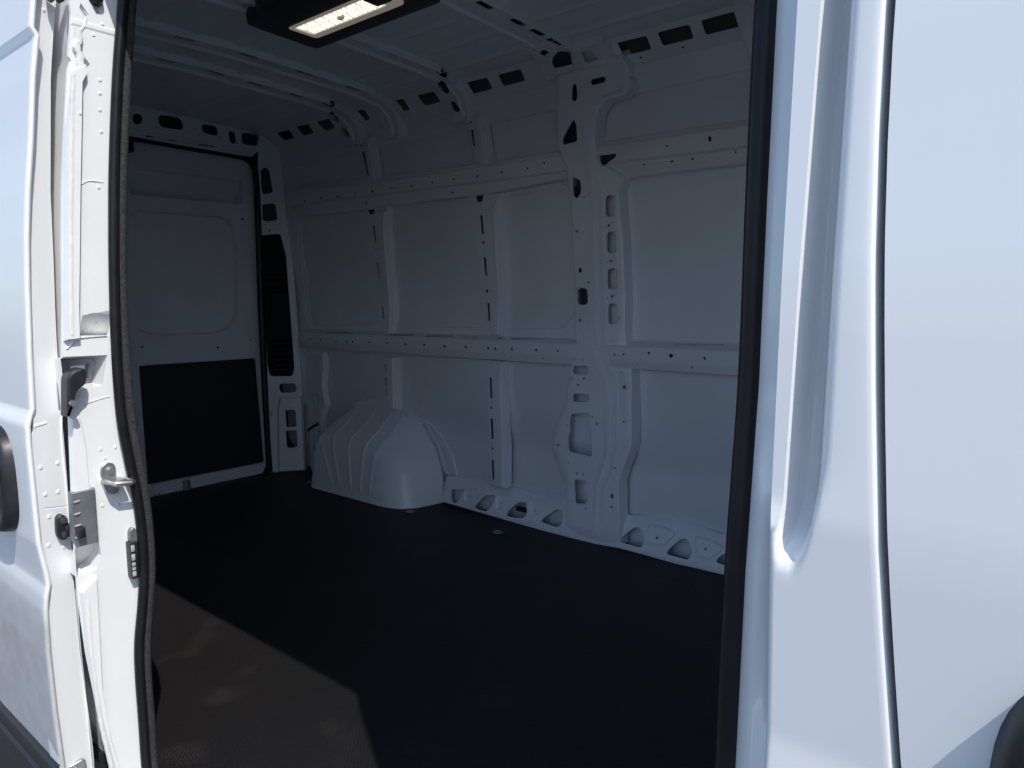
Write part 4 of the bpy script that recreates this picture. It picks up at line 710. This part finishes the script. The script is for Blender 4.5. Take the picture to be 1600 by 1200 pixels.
# ---- B pillar with the channel the sliding door's front edge seats in
YS = [(-.02, -.02), (.64, -.022), (.81, -.015), (.97, .001), (1.12, .004), (1.27, .010), (1.5, .035), (1.72, .055)]
GX = [(-.30, .30), (0, .255), (.30, .19), (.5, .158), (.711, .127), (.803, .118), (.87, .112), (.981, .104), (1.067, .099), (1.15, .096), (1.229, .095), (1.45, .098), (2.1, .13)]
def itp(T, z):
    for (a, A), (b, B_) in zip(T, T[1:]):
        if z <= b: return A + (B_-A)*(z-a)/(b-a)
    return T[-1][1]
def smooth(a, b, x):
    t = max(0, min(1, (x-a)/(b-a))); return t*t*(3-2*t)
rows = []; NZ = 240
for i in range(NZ+1):
    z = -.02 + 1.74*i/NZ; ys_ = itp(YS, z); yk = B.y(z); gx = itp(GX, z) - .0026
    top = max(0, (z-.80)/.45)
    tipy = yk + .0085; lw = .0065 + .009*min(1.2, top); sx = lw
    chan = [(-.006, ys_+.04), (-.003, ys_+.004), (.0, ys_), (.014, ys_-.003), (.030, ys_-.008), (.0318, ys_-.016), (.0322, tipy+.004), (.0330, tipy+.0004), (.0336+sx, tipy), (.0344+sx, tipy+.004), (.0352+sx, ys_-.020), (.0372+sx, ys_-.014), (.0445+sx*.6, ys_-.013), (.0492+sx*.6, ys_-.0155), (.0515+sx*.6, ys_-.013), (.0538+sx*.5, ys_-.0155), (.0565+sx*.5, ys_-.0145), (.0595+sx*.4, ys_-.021), (.062+sx*.35, ys_-.034), (.0645+sx*.3, yk+.008), (.0675+sx*.25, yk+.003), (.071+sx*.2, yk+.0006), (.076+sx*.1, yk)]
    yk0 = yk
    flat = [(-.006, ys_+.04), (-.003, ys_+.004), (.0, ys_), (.012, ys_-.008), (.026, ys_-.022), (.0325, yk+.012), (.0340, yk+.005), (.0355, yk+.0015), (.038, yk), (.040, yk), (.042, yk), (.044, yk), (.047, yk), (.0495, yk), (.052, yk), (.0545, yk), (.057, yk), (.0595, yk), (.062, yk), (.0645, yk), (.0675, yk), (.072, yk), (.077, yk)]
    sec = []
    for p, q in zip(chan, flat):
        zc = .846 + .030*((q[0]-.050)/.014)**2 if q[0] > .045 else .846 + .014*max(0, (.045-q[0])/.01)
        zc = min(zc, .90); c = smooth(zc-.008, zc+.036, z); sec.append((p[0]*c+q[0]*(1-c), p[1]*c+q[1]*(1-c)))
    sec += [(gx-.007, yk), (gx-.0036, yk)]
    sec += [(gx-.0023, yk+.0005), (gx-.0011, yk+.0017), (gx-.0003, yk+.0036), (gx, yk+.0065), (gx, yk+.045), (gx-.02, yk+.05)]
    rows.append([(x, y, z) for x, y in sec])
m = MB(); m.grid(rows); put(m, 'front_pillar', PAINT, 'white pillar with a shaded vertical channel between seal and front door', angle=60)
m = MB(); m.grid([[(itp(GX, z)-.03, B.y(z)+.035, z), (itp(GX, z)+.05, B.y(z)+.035, z)] for z in [-.1+.1*k for k in range(19)]]); put(m, 'gap_seal', RUBBER)

# ---- weatherstrip round the door opening: rubber bulb and flocked lip
bulbC = [(-1.283, *p) for p in [(0.072,1.6696),(0.0663,1.6209),(0.0456,1.4731),(0.0287,1.3135),(0.019,1.1899),(0.0116,1.065),(0.0067,0.9255),(0.0072,0.8088),(0.0168,0.7147),(0.0259,0.6455),(0.0305,0.5622),(0.0289,0.4793),(0.0218,0.4115),(0.01,0.3311),(0.0066,0.2612),(0.0064,0.1603),(0.0065,0.0426)]]
lipC = [(-1.292, *p) for p in [(0.0914,1.676),(0.0845,1.6264),(0.0648,1.4775),(0.0467,1.316),(0.0357,1.1912),(0.0283,1.0652),(0.026,0.9242),(0.0279,0.806),(0.0366,0.711),(0.0435,0.6416),(0.0471,0.5578),(0.0456,0.4741),(0.0371,0.4062),(0.0265,0.3246),(0.0231,0.254),(0.0231,0.1521),(0.0234,0.0333)]]
def loop(C, dx, dy, r):
    top = [(C[0][0], C[0][1]+.012, 1.64), (C[0][0]+.02, C[0][1]+.02, 1.69), (C[0][0]+.08, .07+dy, 1.712), (-.10, .07+dy, 1.712), (-.03+dx, .065+dy, 1.69)]
    front = [(dx, itp(YS, z)+dy, z) for z in (1.60, 1.40, 1.27, 1.12, .97, .81, .64, .4, .2, .06)]
    bot = [(dx-.03, -.008+dy, .0), (dx-.10, -.010+dy, -.012), (-1.15, -.010+dy, -.012), (-1.24, -.005+dy, .0)]
    path = top + front + bot + list(reversed(C))
    return cr_curve(path + path[:1], len(path)*6)[:-1]
m = MB(); m.tube(loop(bulbC, -.010, .004, 0), .0098, 12, closed=True); put(m, 'weatherstrip', RUBBER, 'glossy black rubber seal round the side door opening', angle=80)
m = MB(); m.tube(loop(lipC, -.014, .021, 0), .0105, 10, closed=True); put(m, 'flocked_seal_lip', FLOCK, 'matt grey flocked lip inside the black door seal', angle=80)

# ---- sliding door, slid back along the outside
DY = [(-.05, -.142), (.11, -.139), (.236, -.144), (.357, -.146), (.442, -.1445), (.47, -.141), (.491, -.136), (.515, -.138), (.577, -.146), (.678, -.147), (.765, -.148), (.806, -.147), (.823, -.142), (.837, -.137), (.934, -.134), (1.064, -.128), (1.158, -.122), (1.24, -.114), (1.333, -.102), (1.448, -.090), (1.50, -.082), (1.525, -.078), (1.536, -.0855), (1.584, -.079), (1.7, -.062), (1.9, -.025)]
zs = sorted({round(-.05+.0125*k, 4) for k in range(157)} | {z for z, _ in DY})
rows = []
for z in zs:
    y = itp(DY, z); rows.append([(-1.333, y+.012, z), (-1.3245, y+.0095, z), (-1.3215, y+.006, z), (-1.3215, y+.003, z), (-1.3240, y+.0008, z), (-1.329, y, z), (-1.345, y, z), (-1.40, y, z), (-1.8, y-.002, z), (-2.3, y-.002, z), (-2.66, y, z)])
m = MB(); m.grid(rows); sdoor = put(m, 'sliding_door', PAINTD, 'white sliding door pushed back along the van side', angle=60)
m = MB()
de = [(-0.1407,-0.0317),(-0.1393,0.112),(-0.1405,0.2047),(-0.1427,0.2803),(-0.1406,0.353),(-0.1395,0.4121),(-0.1279,0.4645),(-0.1292,0.5067),(-0.1357,0.5218),(-0.1414,0.5621),(-0.1405,0.6446),(-0.1437,0.7143),(-0.1427,0.7699),(-0.1322,0.7967),(-0.1296,0.8725),(-0.1272,0.933),(-0.1215,1.0348),(-0.1166,1.1001),(-0.1115,1.1532),(-0.1028,1.2414),(-0.0898,1.3584),(-0.0744,1.4674),(-0.0769,1.4882),(-0.0755,1.5066),(-0.071,1.5526),(-0.0641,1.5903),(-0.0558,1.6595),(-0.0105,1.6749),(-0.0255,1.602),(-0.0352,1.5422),(-0.0467,1.459),(-0.0646,1.2456),(-0.0691,1.1256),(-0.0749,1.0037),(-0.0785,0.8797),(-0.0781,0.7784),(-0.0784,0.6494),(-0.0817,0.4916),(-0.0817,0.3288),(-0.0763,0.187),(-0.0758,0.0727),(-0.0702,-0.0766)]
dd = [(-0.126,0.7234,0.0042,0.005),(-0.0932,0.7248,0.0044,0.005),(-0.1215,0.6694,0.0043,0.005),(-0.0973,0.6679,0.0044,0.0051),(-0.1183,0.6239,0.0043,0.005),(-0.1235,0.5686,0.0043,0.0051),(-0.0955,0.5555,0.0044,0.0052),(-0.0492,1.5813,0.0032,0.0035)]
sheet(m, M['door_edge'], de, emb=[(ell(*q[:2], q[2]*.6, q[3]*.6, 8), .0018, .0018) for q in dd] + [([(-0.1256,0.6429),(-0.0828,0.6354),(-0.0829,0.6341),(-0.1257,0.6417)], .001, -.0015), ([(-0.1304,0.8063),(-0.1089,0.8082),(-0.1091,0.8057),(-0.1307,0.8026)], .002, .0012)], d=0, skirt=-.05, flare=.001)
put(m, 'door_edge', PAINT, 'flat white leading edge of the sliding door', parent=sdoor, angle=14)
m = MB(); rows = [[(-1.34, itp(DY, z)+.066, z), (-2.66, itp(DY, z)+.066, z)] for z in zs[::4]]; m.grid(rows); m.grid([[(-2.66, itp(DY, z), z), (-2.66, itp(DY, z)+.066, z)] for z in zs[::4]]); put(m, 'door_inner_panel', PAINT, parent=sdoor)
def scoop(mp, c, a, b, p=3.2, out=.024):
    mb = MB(); N = 56; rings = []
    for k, h in ((1.02, -.004), (1.0, .004), (.985, .012), (.955, out*.85), (.90, out), (.85, out), (.80, out*.8), (.74, out*.35), (.66, .004), (.45, .0028), (.15, .0028)):
        rr = []
        for i in range(N+1):
            th = 2*math.pi*i/N; cx, sx = math.cos(th), math.sin(th)
            rr.append(mp(c[0] + a*k*math.copysign(abs(cx)**(2/p), cx), c[1] + b*k*math.copysign(abs(sx)**(2/p), sx), h))
        rings.append(rr)
    mb.grid(rings)
    g_ = []
    for i in range(13):
        f = -1 + 2*i/12; g_.append(mp(c[0] + a*.9*f, c[1]+b*.18, out*.9 - .004 + .006*(1-f*f)))
    mb.tube(g_, lambda i: .017, 10)
    return mb
Dp = Prof([(y, z) for z, y in DY])
o = put(scoop(Dp, (-1.530, Dp.tz(.683)), .128, .112), 'door_handle', PLASTIC, 'black scoop handle on the sliding door', parent=sdoor, angle=50)
rows = [[(x, itp(DY, z) - o_, z) for z, o_ in ((.120, -.004), (.116, .006), (.108, .011), (.088, .014), (.084, .020), (-.03, .026), (-.14, .020), (-.15, .0))] for x in (-1.326, -1.40, -2.0, -2.66)]
m = MB(); m.grid([[(-1.326, itp(DY, z)-o_*.2, z) for z, o_ in ((.120, 0), (.116, .006), (.108, .011), (.088, .014), (.084, .020), (-.03, .026), (-.14, .020), (-.15, .0))]] + rows); put(m, 'side_moulding', PLASTIC, 'black moulding along the bottom of the sliding door', parent=sdoor)
# guide bumper bolted on the leading edge
m = MB(); P = rnd([(-0.11,0.6025),(-0.1086,0.6202),(-0.1004,0.626),(-0.0908,0.6197),(-0.0885,0.6047),(-0.0888,0.5839),(-0.0942,0.5722),(-0.1053,0.5752),(-0.1101,0.5856)], .006, 3); slab(m, P, -1.345, -1.322, .003)
a, b = [(-0.0907,0.6053),(-0.0752,0.5829)]; m.box((-1.330, a[0]+.001, b[1]+.001), (-1.272, b[0]-.001, a[1]-.001), .0025); m.box((-1.335, a[0]-.007, b[1]+.002), (-1.312, a[0]+.004, a[1]-.001), .002)
put(m, 'guide_bumper', PLASTIC, 'small black guide bumper bolted to the sliding door edge', parent=sdoor)
for u, v in [(-0.097,0.6121),(-0.0956,0.5844)]:
    m = MB(); m.cyl((-1.323, u, v), (1, 0, 0), .0078, .0035, 16, .0066); m.cyl((-1.3197, u, v), (1, 0, 0), .0042, .004, 6); put(m, 'bumper_bolt', BOLT, parent=sdoor)
m = MB(); slab(m, rnd([(-0.1226,0.1042),(-0.0964,0.1068),(-0.092,0.1016),(-0.0902,0.0592),(-0.1184,0.0653)], .004), -1.335, -1.328); c = [(-0.1083,0.0907)][0]; m.cyl((-1.328, *c), (1, 0, 0), .008, .005, 6); put(m, 'edge_bracket', STEEL, parent=sdoor)
m = MB(); slab(m, [(-0.052,1.6275),(-0.0183,1.627),(-0.0236,1.598),(-0.0293,1.594),(-0.0373,1.6007),(-0.0422,1.5913),(-0.0503,1.5945)], -1.335, -1.318); put(m, 'door_edge_clip', PLASTIC, parent=sdoor)

# ---- front door
xs_l = [(itp(GX, z)+.0026, z) for z in [-.12+.06*k for k in range(36)]]
m = MB(); fo = bz(xs_l + [(.62, 1.98), (1.0, 1.45), (1.18, 1.3), (1.2, -.12)])
wn = rnd(bz([(.24, 1.42), (1.02, 1.37), (.60, 1.84), (.27, 1.84)]), .05)
sheet(m, B, fo, holes=[wn], d=0, skirt=-.03, flare=-.0001, hole_depth=.02)
fdoor = put(m, 'front_door', PAINT, 'closed white front door at the right')
m = MB(); sheet(m, B, offset(wn, .008), d=-.012, skirt=-.018, flare=0, hole_depth=0); put(m, 'window', GLASS, parent=fdoor)
put(scoop(B, (.308, B.tz(.705)), .128, .125), 'door_handle', PLASTIC, 'black scoop handle on the front door', parent=fdoor, angle=50)
m = MB(); m.grid([[(x, B.y(z) - o_, z) for z, o_ in ((.120, -.004), (.116, .006), (.108, .011), (.088, .014), (.084, .020), (-.03, .026), (-.11, .0))] for x in (.30, .6, 1.2)]); put(m, 'side_moulding', PLASTIC, parent=fdoor)

# ---- wheels
def wheel(x, y0, y1):
    m = MB(); N = 40; pr = [(.20, y0), (.31, y0), (.335, y0+(y1-y0)*.12), (.34, (y0+y1)/2), (.335, y1-(y1-y0)*.12), (.31, y1), (.20, y1)]
    m.grid([[(x + r*math.cos(2*math.pi*k/N), y, -.21 + r*math.sin(2*math.pi*k/N)) for k in range(N+1)] for r, y in pr]); w = put(m, 'wheel', TYRE, angle=50)
    m = MB(); pr = [(.21, y0+.004), (.20, y0+.02), (.17, y0+.04), (.10, y0+.03), (.06, y0+.01), (.0, y0+.01)]
    m.grid([[(x + r*math.cos(2*math.pi*k/N), y, -.21 + r*math.sin(2*math.pi*k/N)) for k in range(N+1)] for r, y in pr]); put(m, 'rim', GALV, parent=w, angle=50)
for x in (-2.83, 1.75):
    wheel(x, -.04, .13); wheel(x, 1.98, 1.80)
m = MB(); m.box((.1, .1, -.25), (1.9, 1.85, -.15)); m.box((1.70, .1, -.26), (1.80, 1.85, -.16)); put(m, 'front_chassis', PLASTIC)
